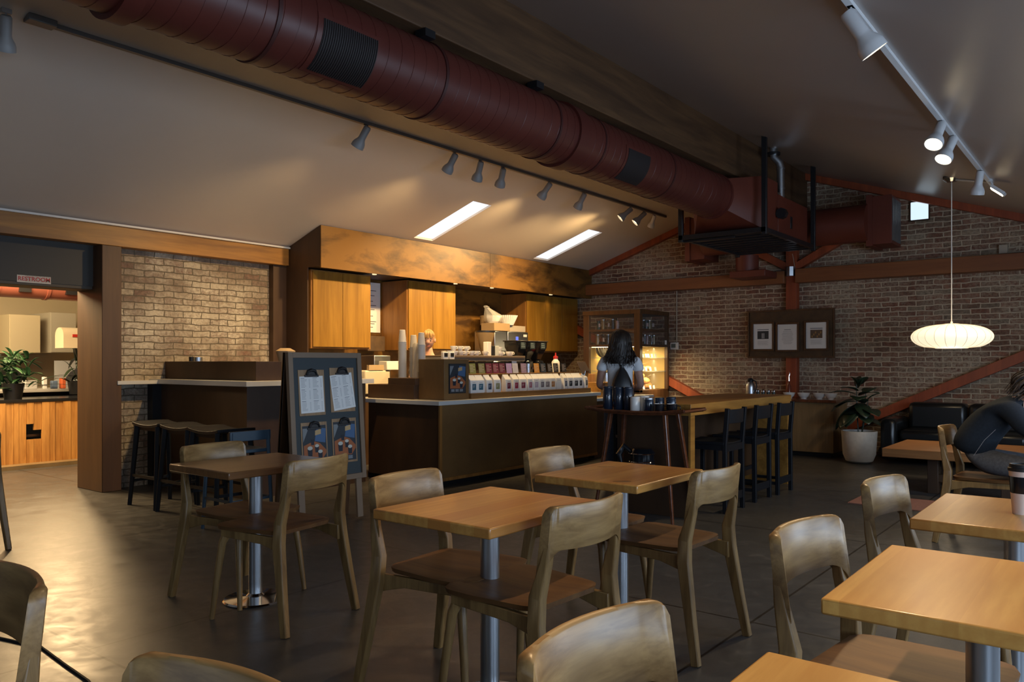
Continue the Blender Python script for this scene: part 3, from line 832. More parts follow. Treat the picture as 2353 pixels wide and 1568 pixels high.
# tasting cards on upper shelf
CARDS = [(7.17, (.16, .18, .06), 'olive', 'first'), (7.338, (.16, .17, .08), 'dull olive', 'second'), (7.476, (.13, .015, .05), 'plum', 'first plum'), (7.609, (.14, .02, .06), 'plum', 'middle plum'), (7.736, (.12, .02, .055), 'plum', 'last plum'), (7.876, (.36, .26, .55), 'violet', 'only violet'), (8.005, (.5, .5, .55), 'pale grey', 'only pale grey'),
         (8.18, (.25, .18, .28), 'mauve', 'only mauve'), (8.464, (.50, .24, .05), 'orange', 'only orange'), (8.616, (.02, .035, .06), 'navy', 'only navy'), (8.77, (.015, .015, .02), 'black', 'first black'), (8.909, (.015, .015, .02), 'black', 'middle black'), (9.103, (.015, .015, .02), 'black', 'last black')]
for (y, c_, cn, od) in CARDS:
    o = thing('tasting_card', '%s printed coffee card, the %s one on the shelf above the bags' % (cn, od), 'card', (-6.19, y, 1.2075), 0, 'coffee cards above the bags')
    G().box(-.004, -.055, 0, .0, .055, .125, Matrix.Rotation(R(-8), 4, 'Y')).obj('card', colored(c_), o)
    g = G()
    for k in range(5): g.box(.0, -.045, .10 - k * .018, .001, .01 + .03 * (k % 2), .104 - k * .018, Matrix.Rotation(R(-8), 4, 'Y'))
    g.obj('print', colored((.5, .45, .45)), o)


def cup_prof(h=.12, r0=.028, r1=.042): return [(r0, 0), (r1, h), (r1 + .003, h), (r1 + .003, h - .006)]
# paper cup stacks
ncup = 0
proto = None
for sx, (cx, cy, zb, zt, lb) in enumerate(((-6.60, 6.40, 1.17, 1.72, 'left'), (-6.55, 6.53, 1.17, 1.67, 'middle'), (-6.365, 6.47, 1.236, 1.69, 'right'))):
    n = int((zt - zb - .140) / .0145)
    for k in range(n + 1):
        z = zb + k * .0145
        lab = ('topmost cup' if k == n else 'bottom cup' if k == 0 else 'paper cup %s from the bottom' % ('%d' % (k + 1))) + ' of the %s upside-down stack on the riser' % lb
        if proto is None:
            proto = tag(G().lathe([(.050, .006), (.050, 0), (.046, 0), (.033, .140), (.029, .143), (.001, .137)], seg=20).obj('paper_cup', M['papercup']), lab, 'cup', 'paper cups stacked upside down on the riser')
            proto.location = (cx, cy, z)
        else: dup(proto, (cx, cy, z), 0, lab)
o = G().lathe([(.047, 0), (.043, .38), (.03, .4), (.001, .4)], (-6.46, 6.49, 1.166), 20).obj('lid_stack', mat('clear_sleeve', (.6, .55, .5), .2, alpha=.55)); tag(o, 'clear plastic sleeve of lids between middle and right cup stacks', 'lids')

# barista (behind the counter)
def skin(name, V, E, rad, m, parent, sub=2, root=0):
    me = bpy.data.meshes.new(name); me.from_pydata(V, E, [])
    o = bpy.data.objects.new(name, me); COL.objects.link(o); o.parent = parent
    md = o.modifiers.new('skin', 'SKIN'); md.branch_smoothing = .4; md.use_smooth_shade = True
    if not me.skin_vertices: 
        bm = bmesh.new(); bm.from_mesh(me); bm.verts.layers.skin.verify(); bm.to_mesh(me); bm.free()
    for i, r in enumerate(rad):
        sv = me.skin_vertices[0].data[i]
        sv.radius = r if isinstance(r, (tuple, list)) else (r, r)
        sv.use_root = (i == root)
    s2 = o.modifiers.new('sub', 'SUBSURF'); s2.levels = sub; s2.render_levels = sub
    me.materials.append(m)
    return o


def chain(*paths):
    """paths: list of [(x,y,z,r),...] ; later paths begin with an index of an existing vertex"""
    V, E, Rr = [], [], []
    for p in paths:
        prev = None
        for q in p:
            if isinstance(q, int): prev = q; continue
            V.append(q[:3]); Rr.append(q[3]); i = len(V) - 1
            if prev is not None: E.append((prev, i))
            prev = i
    return V, E, Rr


def head_mesh(parent, c, yaw, pitch, m, s=1.0, name='head'):
    """Head facing local -y rotated; built as a shaped surface with nose, brow, chin, ears."""
    g = G(); seg, rg = 28, 22
    mt = Matrix.Translation(c) @ Matrix.Rotation(R(yaw), 4, 'Z') @ Matrix.Rotation(R(pitch), 4, 'X') @ Matrix.Scale(s, 4)
    rings = []
    for j in range(1, rg):
        ph = math.pi * j / rg; z = -math.cos(ph) * .118
        ring = []
        for i in range(seg):
            a = 2 * math.pi * i / seg; x = math.sin(a); y = -math.cos(a)
            rr = math.sin(ph) ** .8
            wx, wy = .074, .094
            if z < -.02: wx *= 1 - .30 * ((-.02 - z) / .1); 
            px = x * wx * rr; py = y * wy * rr
            if y < 0 and z < 0: py *= 1 - .10 * (-z / .118)
            if y < -.5:
                f = math.exp(-(x / .20) ** 2)
                py -= f * .020 * math.exp(-((z + .022) / .016) ** 2) + f * .010 * math.exp(-((z - .0) / .02) ** 2)
                py -= math.exp(-(x / .35) ** 2) * .006 * math.exp(-((z + .062) / .012) ** 2)
                py -= math.exp(-(x / .4) ** 2) * .008 * math.exp(-((z + .095) / .016) ** 2)
                py += .006 * math.exp(-((abs(x) - .42) / .16) ** 2) * math.exp(-((z - .010) / .014) ** 2)
            ring.append(mt @ Vector((px, py, z)))
        rings.append(ring)
    g.loft(rings)
    for sx in (-1, 1): g.ball(mt @ Vector((sx * .076, .008, -.012)), (.012 * s, .02 * s, .03 * s), 8, 6)
    h = g.obj(name, m, parent, smooth=80)
    e = G()
    for sx in (-1, 1): e.ball(mt @ Vector((sx * .031, -.0815, .008)), (.012 * s, .012 * s, .005 * s), 8, 6)
    e.obj('eye', colored((.03, .02, .02), .3), parent)
    g = G(); g.tube([mt @ Vector((x, -.094 + abs(x) * .5, -.062)) for x in (-.026, -.012, 0, .012, .026)], [.002, .004, .0045, .004, .002], 6); g.obj('lips', colored((.40, .10, .08)), parent)
    g = G()
    for sx in (-1, 1): g.tube([mt @ Vector((sx * x, -.0915 + x * .35, .03 - (x - .03) ** 2 * 8)) for x in (.014, .028, .044)], .003, 6)
    g.obj('eyebrow', colored((.15, .08, .04)), parent)
    return h, mt


def hand(parent, wrist, fwd, up, m, curl=.5, s=1.0, side=1):
    """palm + four unequal bent fingers + thumb; fwd = direction of fingers, up = back of the hand"""
    f = Vector(fwd).normalized(); u = Vector(up).normalized(); r = f.cross(u).normalized() * side; u = r.cross(f).normalized() * side
    w = Vector(wrist)
    V, E, Rr = [tuple(w)], [], [(.024 * s, .018 * s)]
    pm = w + f * .045 * s; V.append(tuple(pm)); Rr.append((.034 * s, .016 * s)); E.append((0, 1))
    pe = w + f * .085 * s; V.append(tuple(pe)); Rr.append((.036 * s, .013 * s)); E.append((1, 2))
    for k, (off, L) in enumerate(((-.027, .066), (-.009, .076), (.010, .072), (.028, .056))):
        p = pe + r * off * s; d = f; prev = 2
        for sg, fr in ((0, .12), (1, .42), (2, .28), (3, .2)):
            if sg: d = (f * math.cos(curl * sg) - u * math.sin(curl * sg)).normalized()
            p = p + d * L * fr * s * 1.15; V.append(tuple(p)); Rr.append((.0085 * s, .0085 * s)); E.append((prev, len(V) - 1)); prev = len(V) - 1
    p = w + f * .02 * s - r * .024 * s; prev = 1
    for dd, L in (((-.7, .7, -.2), .03), ((-.4, .9, -.35), .03), ((-.1, .95, -.5), .024)):
        p = p + (r * dd[0] + f * dd[1] + u * dd[2]).normalized() * L * s; V.append(tuple(p)); Rr.append((.0105 * s, .0105 * s)); E.append((prev, len(V) - 1)); prev = len(V) - 1
    return skin('hand', V, E, Rr, m, parent, 1)


def tomesh(c, name, m, parent):
    t = bpy.data.objects.new('temporary', c); COL.objects.link(t)
    dg = bpy.context.evaluated_depsgraph_get(); dg.update()
    me = bpy.data.meshes.new_from_object(t.evaluated_get(dg))
    bpy.data.objects.remove(t); me.name = name
    me.materials.clear(); me.materials.append(m)
    o = bpy.data.objects.new(name, me); COL.objects.link(o); o.parent = parent
    return o


def strands(parent, starts, m, seg=7, wav=.012, r0=.007, name='hair_strands'):
    c = bpy.data.curves.new(name, 'CURVE'); c.dimensions = '3D'; c.bevel_depth = 1.0; c.bevel_resolution = 1; c.use_fill_caps = True
    for pts in starts:
        sp = c.splines.new('BEZIER'); sp.bezier_points.add(len(pts) - 1)
        ph = random.uniform(0, 6)
        for i, q in enumerate(pts):
            u = i / (len(pts) - 1); bpnt = sp.bezier_points[i]
            bpnt.co = Vector(q) + Vector((math.sin(ph + i * 1.7), math.cos(ph + i * 1.9), 0)) * wav * u
            bpnt.handle_left_type = bpnt.handle_right_type = 'AUTO'
            bpnt.radius = r0 * (1 - .75 * u)
    return tomesh(c, name, m, parent)


ba = thing('person', 'barista with short blond fringe looking down behind the cup stacks', 'person', (-7.33, 7.60, 0.02), 28)
V, E, Rr = chain([(0, 0, .95, (.15, .10)), (0, 0, 1.15, (.14, .095)), (0, -.01, 1.33, (.155, .10)), (0, -.01, 1.41, (.09, .07)), (0, -.01, 1.47, (.05, .05)), (0, -.02, 1.55, (.05, .05))],
                 [2, (.17, 0, 1.36, (.055, .055)), (.24, -.02, 1.12, (.042, .042)), (.17, -.24, 1.04, (.032, .032)), (.12, -.30, 1.03, (.024, .024))],
                 [2, (-.17, 0, 1.36, (.055, .055)), (-.24, -.02, 1.12, (.042, .042)), (-.17, -.24, 1.04, (.032, .032)), (-.12, -.30, 1.03, (.024, .024))],
                 [0, (.09, 0, .85, (.085, .085)), (.09, 0, .48, (.055, .055)), (.09, .02, .1, (.04, .04)), (.09, -.08, .04, (.04, .03))],
                 [0, (-.09, 0, .85, (.085, .085)), (-.09, 0, .48, (.055, .055)), (-.09, .02, .1, (.04, .04)), (-.09, -.08, .04, (.04, .03))])
skin('body', V, E, Rr, M['skin'], ba)
V2, E2, R2 = chain([(0, 0, .90, (.17, .12)), (0, 0, 1.15, (.155, .11)), (0, -.01, 1.33, (.17, .115)), (0, -.01, 1.425, (.085, .075))],
                   [2, (.18, 0, 1.36, (.07, .07)), (.245, -.02, 1.14, (.055, .055))], [2, (-.18, 0, 1.36, (.07, .07)), (-.245, -.02, 1.14, (.055, .055))])
skin('shirt', V2, E2, R2, M['black'], ba)
V3, E3, R3 = chain([(0, 0, .96, (.16, .11)), (0, 0, .90, (.15, .11))], [1, (.09, 0, .83, (.095, .095)), (.09, 0, .48, (.07, .07)), (.09, .02, .12, (.055, .055))], [1, (-.09, 0, .83, (.095, .095)), (-.09, 0, .48, (.07, .07)), (-.09, .02, .12, (.055, .055))])
skin('trousers', V3, E3, R3, M['black'], ba)
hm, mt = head_mesh(ba, (0, -.03, 1.625), 12, 14, M['skin'], 1.08)
g = G()
rings = []
for j in range(9):
    ph = R(8 + j * 12); 
    ring = []
    for i in range(24):
        a = 2 * math.pi * i / 24; rr = math.sin(ph)
        k = 1.0
        z = .118 * math.cos(ph) + .012
        x, y = .083 * math.sin(a) * rr, -.104 * math.cos(a) * rr
        if -math.cos(a) < -.2 and z < .045: y *= .5; x *= .8; z = max(z, .045)
        ring.append(mt @ Vector((x, y + .006, z)))
    rings.append(ring)
g.loft(rings).obj('hair', M['hair_blond'], ba, smooth=80)
st = []
for k in range(46):
    a = random.uniform(-1.1, 1.1); s_ = random.uniform(.9, 1.05)
    st.append([mt @ Vector((.015 * math.sin(a * 2), -.02, .128)), mt @ Vector((.06 * math.sin(a), -.075 * math.cos(a) - .01, .10 * s_)), mt @ Vector((.078 * math.sin(a), -.098 * math.cos(a), .055)), mt @ Vector((.08 * math.sin(a) + .004, -.099 * math.cos(a), .036 if abs(a) < .8 else -.03))])
strands(ba, st, M['hair_blond'], wav=.003, r0=.006)
for sx in (1, -1): hand(ba, (sx * .12, -.30, 1.03), (-sx * .3, -.9, -.2), (0, 0, 1), M['skin'], .35, 1, sx)

# espresso machine
es = thing('espresso_machine', 'wide brown and steel espresso machine behind the coffee cards', 'coffee machine', (-6.75, 7.75, .93))
G().box(-.28, -.78, .05, .25, .80, .42).obj('body', mat('machine_brown', (.10, .07, .05), .35, .4), es, bevel=.02)
G().box(-.30, -.80, .43, .28, .82, .475).obj('cup_tray', M['steel'], es, bevel=.006)
G().box(-.29, -.79, .47, .29, .81, .50).obj('tray_rail', colored((.14, .10, .07), .4), es, bevel=.006)
for y in (-.6, .6):
    for x in (-.2, .2): G().cyl((x, y, 0.001), (x, y, .055), .025, 12).obj('foot', M['black'], es)
g = G()
for y in (-.45, .0, .45): g.cyl((-.2, y, .30), (-.36, y, .28), .03, 12)
g.obj('group_head', M['chrome'], es)
for k, y in enumerate((-.83, -.72)):
    o = thing('digital_timer', 'small white digital timer, %s of the two beside the right cup stack' % ('left' if k == 0 else 'right'), 'timer', (-6.42, 7.75 + y, 1.41))
    G().box(-.02, -.045, -.04, .02, .045, .06).obj('housing', M['white'], o, bevel=.006)
    G().box(.0205, -.03, .0, .022, .03, .045).obj('screen', M['black'], o)
    G().box(-.012, -.012, -.19, .012, .012, -.04).obj('stand', M['white'], o)
# cups and saucers on machine
cupp = None
names_ = ('first', 'second', 'third', 'fourth')
def mug_mesh(s=1):
    g = G(); g.lathe([(.001, 0), (.022, 0), (.03, .01), (.043, .035), (.045, .058), (.042, .058), (.04, .035), (.025, .01), (.001, .006)], seg=22)
    g.tube([(.042, 0, .048), (.064, 0, .045), (.066, 0, .022), (.038, 0, .018)], .004, 6); return g
for k, (dy, dx, z_, tilt) in enumerate(((-.56, .16, .501, 0), (-.46, .15, .501, 20), (-.36, .17, .501, 0), (-.26, .15, .501, 0), (-.16, .17, .501, 15), (-.05, .16, .501, 0), (.10, .18, .501, 0), (.44, .15, .501, 0), (.52, .10, .501, 0), (.60, .17, .501, 0), (.70, .12, .501, 0), (.46, .12, .56, 30), (-.50, .02, .501, 0), (-.38, .01, .501, 0), (-.26, .02, .501, 0), (-.12, .0, .501, 0), (-.42, .10, .561, 0), (-.30, .10, .561, 0), (-.18, .10, .561, 0))):
    lab = 'white ceramic cup on the espresso machine, number %d counted from the barista side' % (k + 1) if k < 11 else ('white cup in the rear row on the espresso machine, %s from the barista side' % names_[k - 12]) if k in (12, 13, 14, 15) else ('white cup stacked on the others on the espresso machine, %s from the barista side' % names_[k - 16]) if k > 15 else 'white cup with big handle raised on top of the others on the machine'
    if cupp is None:
        cupp = thing('coffee_cup', lab, 'cup', (-6.75 + dx, 7.75 + dy, .93 + z_), 0, 'white cups on top of the espresso machine'); b_ = mug_mesh().obj('cup', M['ceramic'], cupp)
    else: dup(cupp, (-6.75 + dx, 7.75 + dy, .93 + z_), tilt * 6, lab)
for k, (dy, hh, cc, nm) in enumerate(((.20, .18, M['white'], 'white paper carton standing'), (.29, .13, M['black'], 'black canister standing'), (.36, .13, colored((.45, .47, .45)), 'pale grey tin standing'))):
    o = G().cbox((-6.62, 7.75 + dy, 1.431 + hh / 2), (.07, .085, hh), (0, 0, .1)).obj('canister', cc, bevel=.004); tag(o, '%s on the espresso machine' % nm, 'container')
# small notes on machine front
for k, (y, z, w_) in enumerate(((7.97, 1.37, .08), (8.12, 1.37, .08), (8.36, 1.27, .1))):
    o = G().box(-6.497, y - w_ / 2, z, -6.494, y + w_ / 2, z + .06 + .05 * (k == 2)).obj('note', M['paper']); tag(o, 'small white note stuck to the espresso machine, %s' % ('left', 'middle', 'right, largest')[k], 'note')
# grinder with amber hopper
gr = thing('coffee_grinder', 'coffee grinder with wide translucent amber hopper', 'grinder', (-7.20, 8.60, .93))
G().box(-.08, -.08, 0, .1, .08, .52).obj('body', M['black'], gr, bevel=.02)
G().lathe([(.05, .52), (.06, .56), (.13, .80), (.135, .84), (.128, .84), (.12, .80), (.05, .56)], seg=28).obj('hopper', M['cane'], gr)
G().lathe([(.14, .84), (.14, .86), (.001, .865)], seg=28).obj('lid', M['black'], gr)
for k, (y, x) in enumerate(((8.66, -6.7), (8.88, -6.7), (9.10, -6.68))):
    gr = thing('coffee_grinder', 'black coffee grinder with smoked hopper, %s of the black three' % ('left', 'middle', 'right')[k], 'grinder', (x, y, .93), 0, 'black grinders beside the espresso machine')
    G().box(-.09, -.075, 0, .09, .075, .44).obj('body', M['blackgloss'], gr, bevel=.02)
    G().loft([[(sx * a_, sy * a_, z) for sx, sy in ((1, -.8), (1, .8), (.8, 1), (-.8, 1), (-1, .8), (-1, -.8), (-.8, -1), (.8, -1))] for z, a_ in ((.44, .05), (.50, .07), (.62, .12), (.70, .125))]).obj('hopper', M['smoke'], gr)
    G().box(-.13, -.13, .70, .13, .13, .715).obj('lid', M['black'], gr, bevel=.006)
    G().cyl((.09, 0, .33), (.13, 0, .33), .02, 12).obj('spout', M['chrome'], gr)
    G().box(.126, -.055, .60, .129, .055, .69).obj('label', colored((.02, .035, .04)), gr)
    g = G()
    for q in range(3): g.box(.129, -.04, .675 - q * .025, .1296, .02 + .01 * q, .68 - q * .025)
    g.obj('print', colored((.4, .5, .5)), gr)
# batch brewers on the back counter
for k, (y, hw_) in enumerate(((9.80, .155), (10.25, .27))):
    br_ = thing('batch_brewer', 'steel filter coffee brewer on the rear counter, %s' % ('left, with wooden box on top' if k == 0 else 'right, with small blue screen'), 'coffee machine', (-8.1, y, .92), 0, 'batch brewers')
    G().box(-.2, -hw_, .60, .22, hw_, .92).obj('head', M['steel'], br_, bevel=.01)
    G().box(-.2, -hw_, 0.001, -.05, hw_, .62).obj('column', M['trackgrey'], br_, bevel=.006)
    G().box(-.2, -hw_, 0.001, .22, hw_, .06).obj('base', M['trackgrey'], br_, bevel=.006)
    G().lathe([(.001, .08), (.10, .08), (.11, .12), (.11, .42), (.06, .5), (.001, .5)], (.08, 0, 0), 24).obj('server', M['steel'], br_)
    if k: G().box(.221, -.06, .70, .224, .0, .84).obj('screen', M['bluescreen'], br_)
    if k: G().box(.221, .14, .84, .224, .23, .88).obj('badge', M['white'], br_)
o = G().box(-8.14, 9.62, 1.842, -7.87, 10.02, 1.965).obj('cardboard_box', M['cardboard'], bevel=.004); tag(o, 'brown box on the left brewer under the bag of filters', 'box')
o = G().box(-8.2, 10.05, 1.842, -7.92, 10.5, 1.94).obj('beige_box', M['beige'], bevel=.004); tag(o, 'beige tray box on the right brewer', 'box')
def filt(c, r=.14, h=.13):
    g = G(); rings = []
    for z, rr in ((0, .55), (.02, .6), (1, 1)):
        rings.append([(c[0] + rr * r * math.cos(2 * math.pi * i / 60) * (1 + .035 * z * (1 if i % 2 else -1)), c[1] + rr * r * math.sin(2 * math.pi * i / 60) * (1 + .035 * z * (1 if i % 2 else -1)), c[2] + z * h) for i in range(60)])
    return g.loft(rings, cap=False)
g = filt((-7.97, 10.08, 1.942), .165, .16); g.solid([(.001, 0), (.09, 0), (.09, .003), (.001, .003)], (-7.97, 10.08, 1.942)); tag(g.obj('filter_basket', M['paper'], smooth=0), 'stack of fluted white paper coffee filters on the brewer', 'coffee filters')
pb = thing('filter_bag', 'clear plastic bag of white paper filters tied at the top', 'plastic bag', (-8.02, 9.78, 1.966))
filt((0, 0, .01), .13, .11).obj('filters', M['paper'], pb, smooth=0)
G().loft([[(r_ * math.cos(2 * math.pi * i / 20) * (1 + .06 * math.sin(i * 5 + z * 30)) - z * .0, r_ * math.sin(2 * math.pi * i / 20) * (1 + .06 * math.cos(i * 3)) - max(0, z - .12) * 1.3, z) for i in range(20)] for z, r_ in ((0, .11), (.03, .145), (.09, .16), (.13, .14), (.16, .11), (.19, .085), (.22, .055), (.24, .04), (.255, .05), (.27, .03))]).obj('bag', mat('clear_plastic', (.8, .78, .72), .15, alpha=.35), pb)
o = G().lathe([(.14, 0), (.14, .14), (.145, .14), (.145, .155), (.001, .155)], (-8.3, 10.0, 1.95), 28).obj('round_tin', M['kraft']); tag(o, 'round tan container behind the paper filters', 'container')
# bottle with red cap
bo = thing('syrup_bottle', 'white plastic bottle with red cap beside the grinders', 'bottle', (-6.42, 9.22, .93))
G().lathe([(.001, 0), (.06, 0), (.06, .37), (.055, .42), (.03, .455), (.03, .47), (.001, .47)], seg=22).obj('bottle', M['white'], bo)
G().lathe([(.034, .465), (.034, .50), (.012, .505), (.008, .55), (.001, .55)], seg=18).obj('cap', M['red'], bo)
for k, y in enumerate((8.30, 8.40)):
    o = G().lathe([(.001, 0), (.035, 0), (.038, .12), (.035, .12), (.033, .004), (.001, .004)], (-6.28, y - .02, 1.2065), 20).obj('steel_jar', M['steel']); tag(o, 'small steel jar on the card shelf, %s of two' % ('left', 'right')[k], 'jar')
# pos tablet
po = thing('tablet_till', 'tilted bronze tablet till on a stand at the right end of the counter', 'tablet', (-5.98, 9.27, .93), 0)
g = G(); g.cbox((0, 0, .34), (.012, .27, .19), (0, R(-28), R(8))); g.obj('tablet', mat('bronze_metal', (.20, .15, .12), .3, .6), po, bevel=.008)
g = G(); g.box(-.1, -.07, 0.001, .07, .09, .012); g.obj('base', M['steel'], po, bevel=.004)
G().cbox((.02, .0, .15), (.01, .12, .30), (0, R(12), R(8))).obj('neck', M['chrome'], po, bevel=.003)
# side counter before the pastry case
sc_ = thing('pickup_counter', 'low white-topped counter between the main counter and the pastry case', 'counter')
G().box(-7.0, 9.45, 0, -5.92, 11.08, .80).obj('body', M['dark_ply'], sc_, smooth=0)
G().box(-7.0, 9.42, .80, -5.86, 11.10, .84).obj('countertop', M['white_top'], sc_, bevel=.003)
o = G().box(-6.35, 9.75, .841, -6.0, 10.35, 1.05).obj('wooden_crate', M['bar_wood'], bevel=.004); tag(o, 'open honey-coloured wooden tray on the low counter beside the woman', 'box')
o = G().box(-6.6, 9.6, .841, -6.37, 10.2, 1.17).obj('wooden_crate', M['slat'], bevel=.004); tag(o, 'taller wooden box behind the tray on the low counter', 'box')
rollg = G().lathe([(.001, 0), (.035, 0), (.035, .07), (.02, .075)], (-5.97, 9.55, .841), 14); tag(rollg.obj('glass_jar', M['glass']), 'small crumpled clear jar on the low counter edge', 'jar')

# ------------------------------------------------------------------ pastry case
pc = thing('pastry_case', 'tall dark wood glazed display case with lit pastry shelves', 'display case', (0, 0, 0))
X0, X1, Y0, Y1 = -7.20, -6.135, 11.15, 12.15
cw = M['case_wood']
g = G()
for (x0, y0, x1, y1) in ((X0, Y0, X0 + .11, Y0 + .06), (X1 - .11, Y0, X1, Y0 + .085), (X1 - .06, Y1 - .05, X1, Y1), (X0, Y1 - .05, X0 + .06, Y1)): G().box(x0, y0, .86, x1, y1, 2.14).obj('corner_post', cw, pc, bevel=.003)
G().box(X0 - .01, Y0 - .01, 2.12, X1 + .01, Y1, 2.19).obj('top', cw, pc, bevel=.004)
G().box(X0, Y0, 0.01, X1, Y1, .90).obj('base_cabinet', cw, pc, bevel=.004)
for z in (1.865, 1.615):
    G().box(X0 + .02, Y0 + .005, z - .018, X1 - .004, Y1 - .02, z + .018).obj('shelf', cw, pc, bevel=.002)
G().box(X0 + .01, Y1 - .03, .9, X1 - .02, Y1 - .01, 1.6).obj('back_panel', mat('case_lining', (.62, .42, .14), .5), pc, smooth=0)
G().box(X0 + .01, Y0 + .1, .9, X0 + .03, Y1 - .03, 1.6).obj('side_lining', mat('case_lining_side', (.62, .42, .14), .5), pc, smooth=0)
for z in (1.415, 1.195): G().box(X0 + .12, Y0 + .07, z - .006, X1 - .03, Y1 - .05, z + .006).obj('glass_shelf', mat('shelf_glass', (.5, .55, .5), .1, alpha=.45), pc)
G().box(X1 - .006, Y0 + .085, .91, X1 - .002, Y1 - .05, 2.12).obj('side_pane', M['pane'], pc)
G().box(X0 + .11, Y0 + .004, .91, X1 - .11, Y0 + .008, 2.12).obj('front_pane', M['pane'], pc)
G().box(X0 + .1, Y0 + .1, 1.59, X1 - .06, Y0 + .14, 1.597).obj('case_lamp', mat('case_lamp', (1, .9, .7), .5, emit=(1, .78, .42), estr=9), pc)
lamp('case_light', 'AREA', (-6.6, 11.6, 1.58), 26, (1, .74, .36), .7, .15, target=(-6.6, 11.6, 0))
lamp('case_light', 'AREA', (X1 - .035, 11.62, 1.585), 9, (1, .76, .40), .04, .8, target=(-6.5, 11.62, .6))  # added strip light along the side glass, brightens the price tags
for zz in (1.40, 1.18): lamp('case_light', 'AREA', (X1 - .035, 11.62, zz - .012), 7, (1, .76, .40), .04, .8, target=(-6.5, 11.62, 0.3))  # further added strips for the tags, one under each glass shelf
# price tags on glass shelves
k = 0
for z, ys_ in ((1.421, (11.28, 11.37, 11.44, 11.55, 11.63, 11.76, 11.88)), (1.201, (11.33, 11.45, 11.55, 11.70, 11.88)), (.901, (11.32, 11.47, 11.70, 11.82))):
    for y in ys_:
        o = G().cbox((X1 - .11, y, z + .032), (.003, .065, .06), (0, R(-12), 0)).obj('price_tag', M['paper'])
        tag(o, 'white price tag on the %s in the case, %s from the corner post' % ({1.421: 'top glass shelf', 1.201: 'middle glass shelf', .901: 'case floor'}[z], ('first', 'second', 'third', 'fourth', 'fifth', 'sixth', 'seventh')[ys_.index(y)]), 'price tag', 'price tags in the pastry case')
# pastries
def bread(c, r, lab, rot=0, m=None):
    g = G(); g.ball((0, 0, 0), r, 16, 10, .03)
    o = g.obj('pastry', m or M['bread'], smooth=60); o.location = c; o.rotation_euler = (0, R(random.uniform(-15, 15)), R(rot))
    return tag(o, lab, 'pastry', 'baked goods in the pastry case')
n_ = 0
names = ('first', 'second', 'third', 'fourth', 'fifth', 'sixth', 'seventh', 'eighth')
for k in range(7):
    bread((-6.36 + random.uniform(-.04, .04), 11.32 + k * .085, .955), (.06, .085, .055), 'golden pastry low in the heap on the case floor, %s from the corner post' % names[k], random.uniform(0, 180))
for k in range(5):
    bread((-6.34 + random.uniform(-.04, .04), 11.42 + k * .09, 1.04), (.06, .095, .055), 'brown roll in the middle layer of the heap, %s from the corner post' % names[k], random.uniform(-40, 40))
for k in range(2):
    bread((-6.36, 11.45 + k * .14, 1.12), (.06, .10, .05), 'large roll topping the pastry heap, %s one' % ('left', 'right')[k], 20)
for k in range(4):
    bread((-6.34, 11.30 + k * .16, 1.245), (.06, .065, .038), 'cookie or scone on the middle glass shelf, %s from the corner post' % names[k], 0, colored((.65, .42, .2)) if k % 2 else None)
bread((-6.42, 11.55, 1.27), (.10, .14, .07), 'large dark loaf on the middle glass shelf behind the tags', 10, colored((.30, .11, .03)))
# jars and glasses in upper compartments
jp = None
tints = [(.03, .05, .05), (.22, .16, .08), (.10, .14, .14), (.02, .02, .025), (.30, .22, .24), (.06, .10, .11)]
cnt = 0
def jar(x, y, z, h, r, kind, lab):
    global cnt
    o = thing('glass_jar', lab, 'jar', (x, y, z), 0, 'jars and tumblers in the display case')
    G().lathe([(.001, 0), (r, 0), (r, h), (r * .9, h), (r * .9, .01), (.001, .01)], seg=16).obj('glass', M['glass'] if kind % 3 == 2 else mat('tinted_jar_%d' % cnt, tints[kind % 6], .12), o)
    G().lathe([(r * 1.03, h * .93), (r * 1.03, h * 1.0), (.001, h * 1.01)], seg=16).obj('lid', M['steel'] if kind % 2 else M['black'], o)
    if kind % 2 == 0: G().lathe([(r * 1.01, h * .3), (r * 1.01, h * .7)], seg=12, a0=-60, a1=60).obj('label', colored((.42, .32, .30)), o)
    cnt += 1
for k in range(5): jar(-7.0 + k * .09, Y0 + .16, 1.884, .15 + .02 * (k % 2), .03, k, 'tall jar on the top shelf behind the front glass, %s from the left' % names[k])
for k in range(4): jar(-7.02 + k * .10, Y0 + .16, 1.634, .17, .03, k + 1, 'dark tumbler on the second shelf behind the front glass, %s from the left' % names[k])
for k in range(6): jar(X1 - .13, Y0 + .15 + k * .10, 1.884, .15, .036, k + 3, 'labelled jar on the top shelf at the side glass, %s from the corner post' % names[k])
for k in range(8): jar(X1 - .13, Y0 + .16 + k * .078, 1.634, .16, .024, k, 'slim bottle on the second shelf at the side glass, %s from the corner post' % names[k])
o = G().box(X0 + .92, Y0 + .002, 1.64, X0 + .965, Y0 + .0035, 1.76); bmesh.ops.translate(o.bm, verts=o.bm.verts, vec=(-.08, 0, 0)); tag(o.obj('case_notice', M['paper']), 'small paper notice on the front glass of the case right of the woman', 'notice')
o = G().box(X1 - .0015, 12.0, 1.64, X1 + .0005, 12.07, 1.71); tag(o.obj('sticker', M['paper']), 'little square white sticker on the side glass of the case', 'sticker')
for k in range(6):
    o = G().lathe([(.001, 0), (.13, .004), (.14, .02), (.135, .02), (.12, .008), (.001, .006)], seg=28, mtx=Matrix.Rotation(R(78), 4, 'Y')).obj('plate', colored((.33, .27, .19) if k % 2 else (.16, .13, .10), .35)); o.location = (-7.06 + k * .05, Y0 + .28, 1.56)
    o.location.z = 1.555 - .0
    tag(o, 'round plate standing in the rack behind the front glass, %s from the left' % names[k], 'plate', 'plates in the rack')
o = G().lathe([(.001, 0), (.10, 0), (.11, .1), (.11, .26), (.09, .28), (.001, .28)], (-6.95, Y0 + .3, .905), 24).obj('grey_urn', M['steel']); tag(o, 'dull grey urn behind the tablet in the lower case', 'urn')

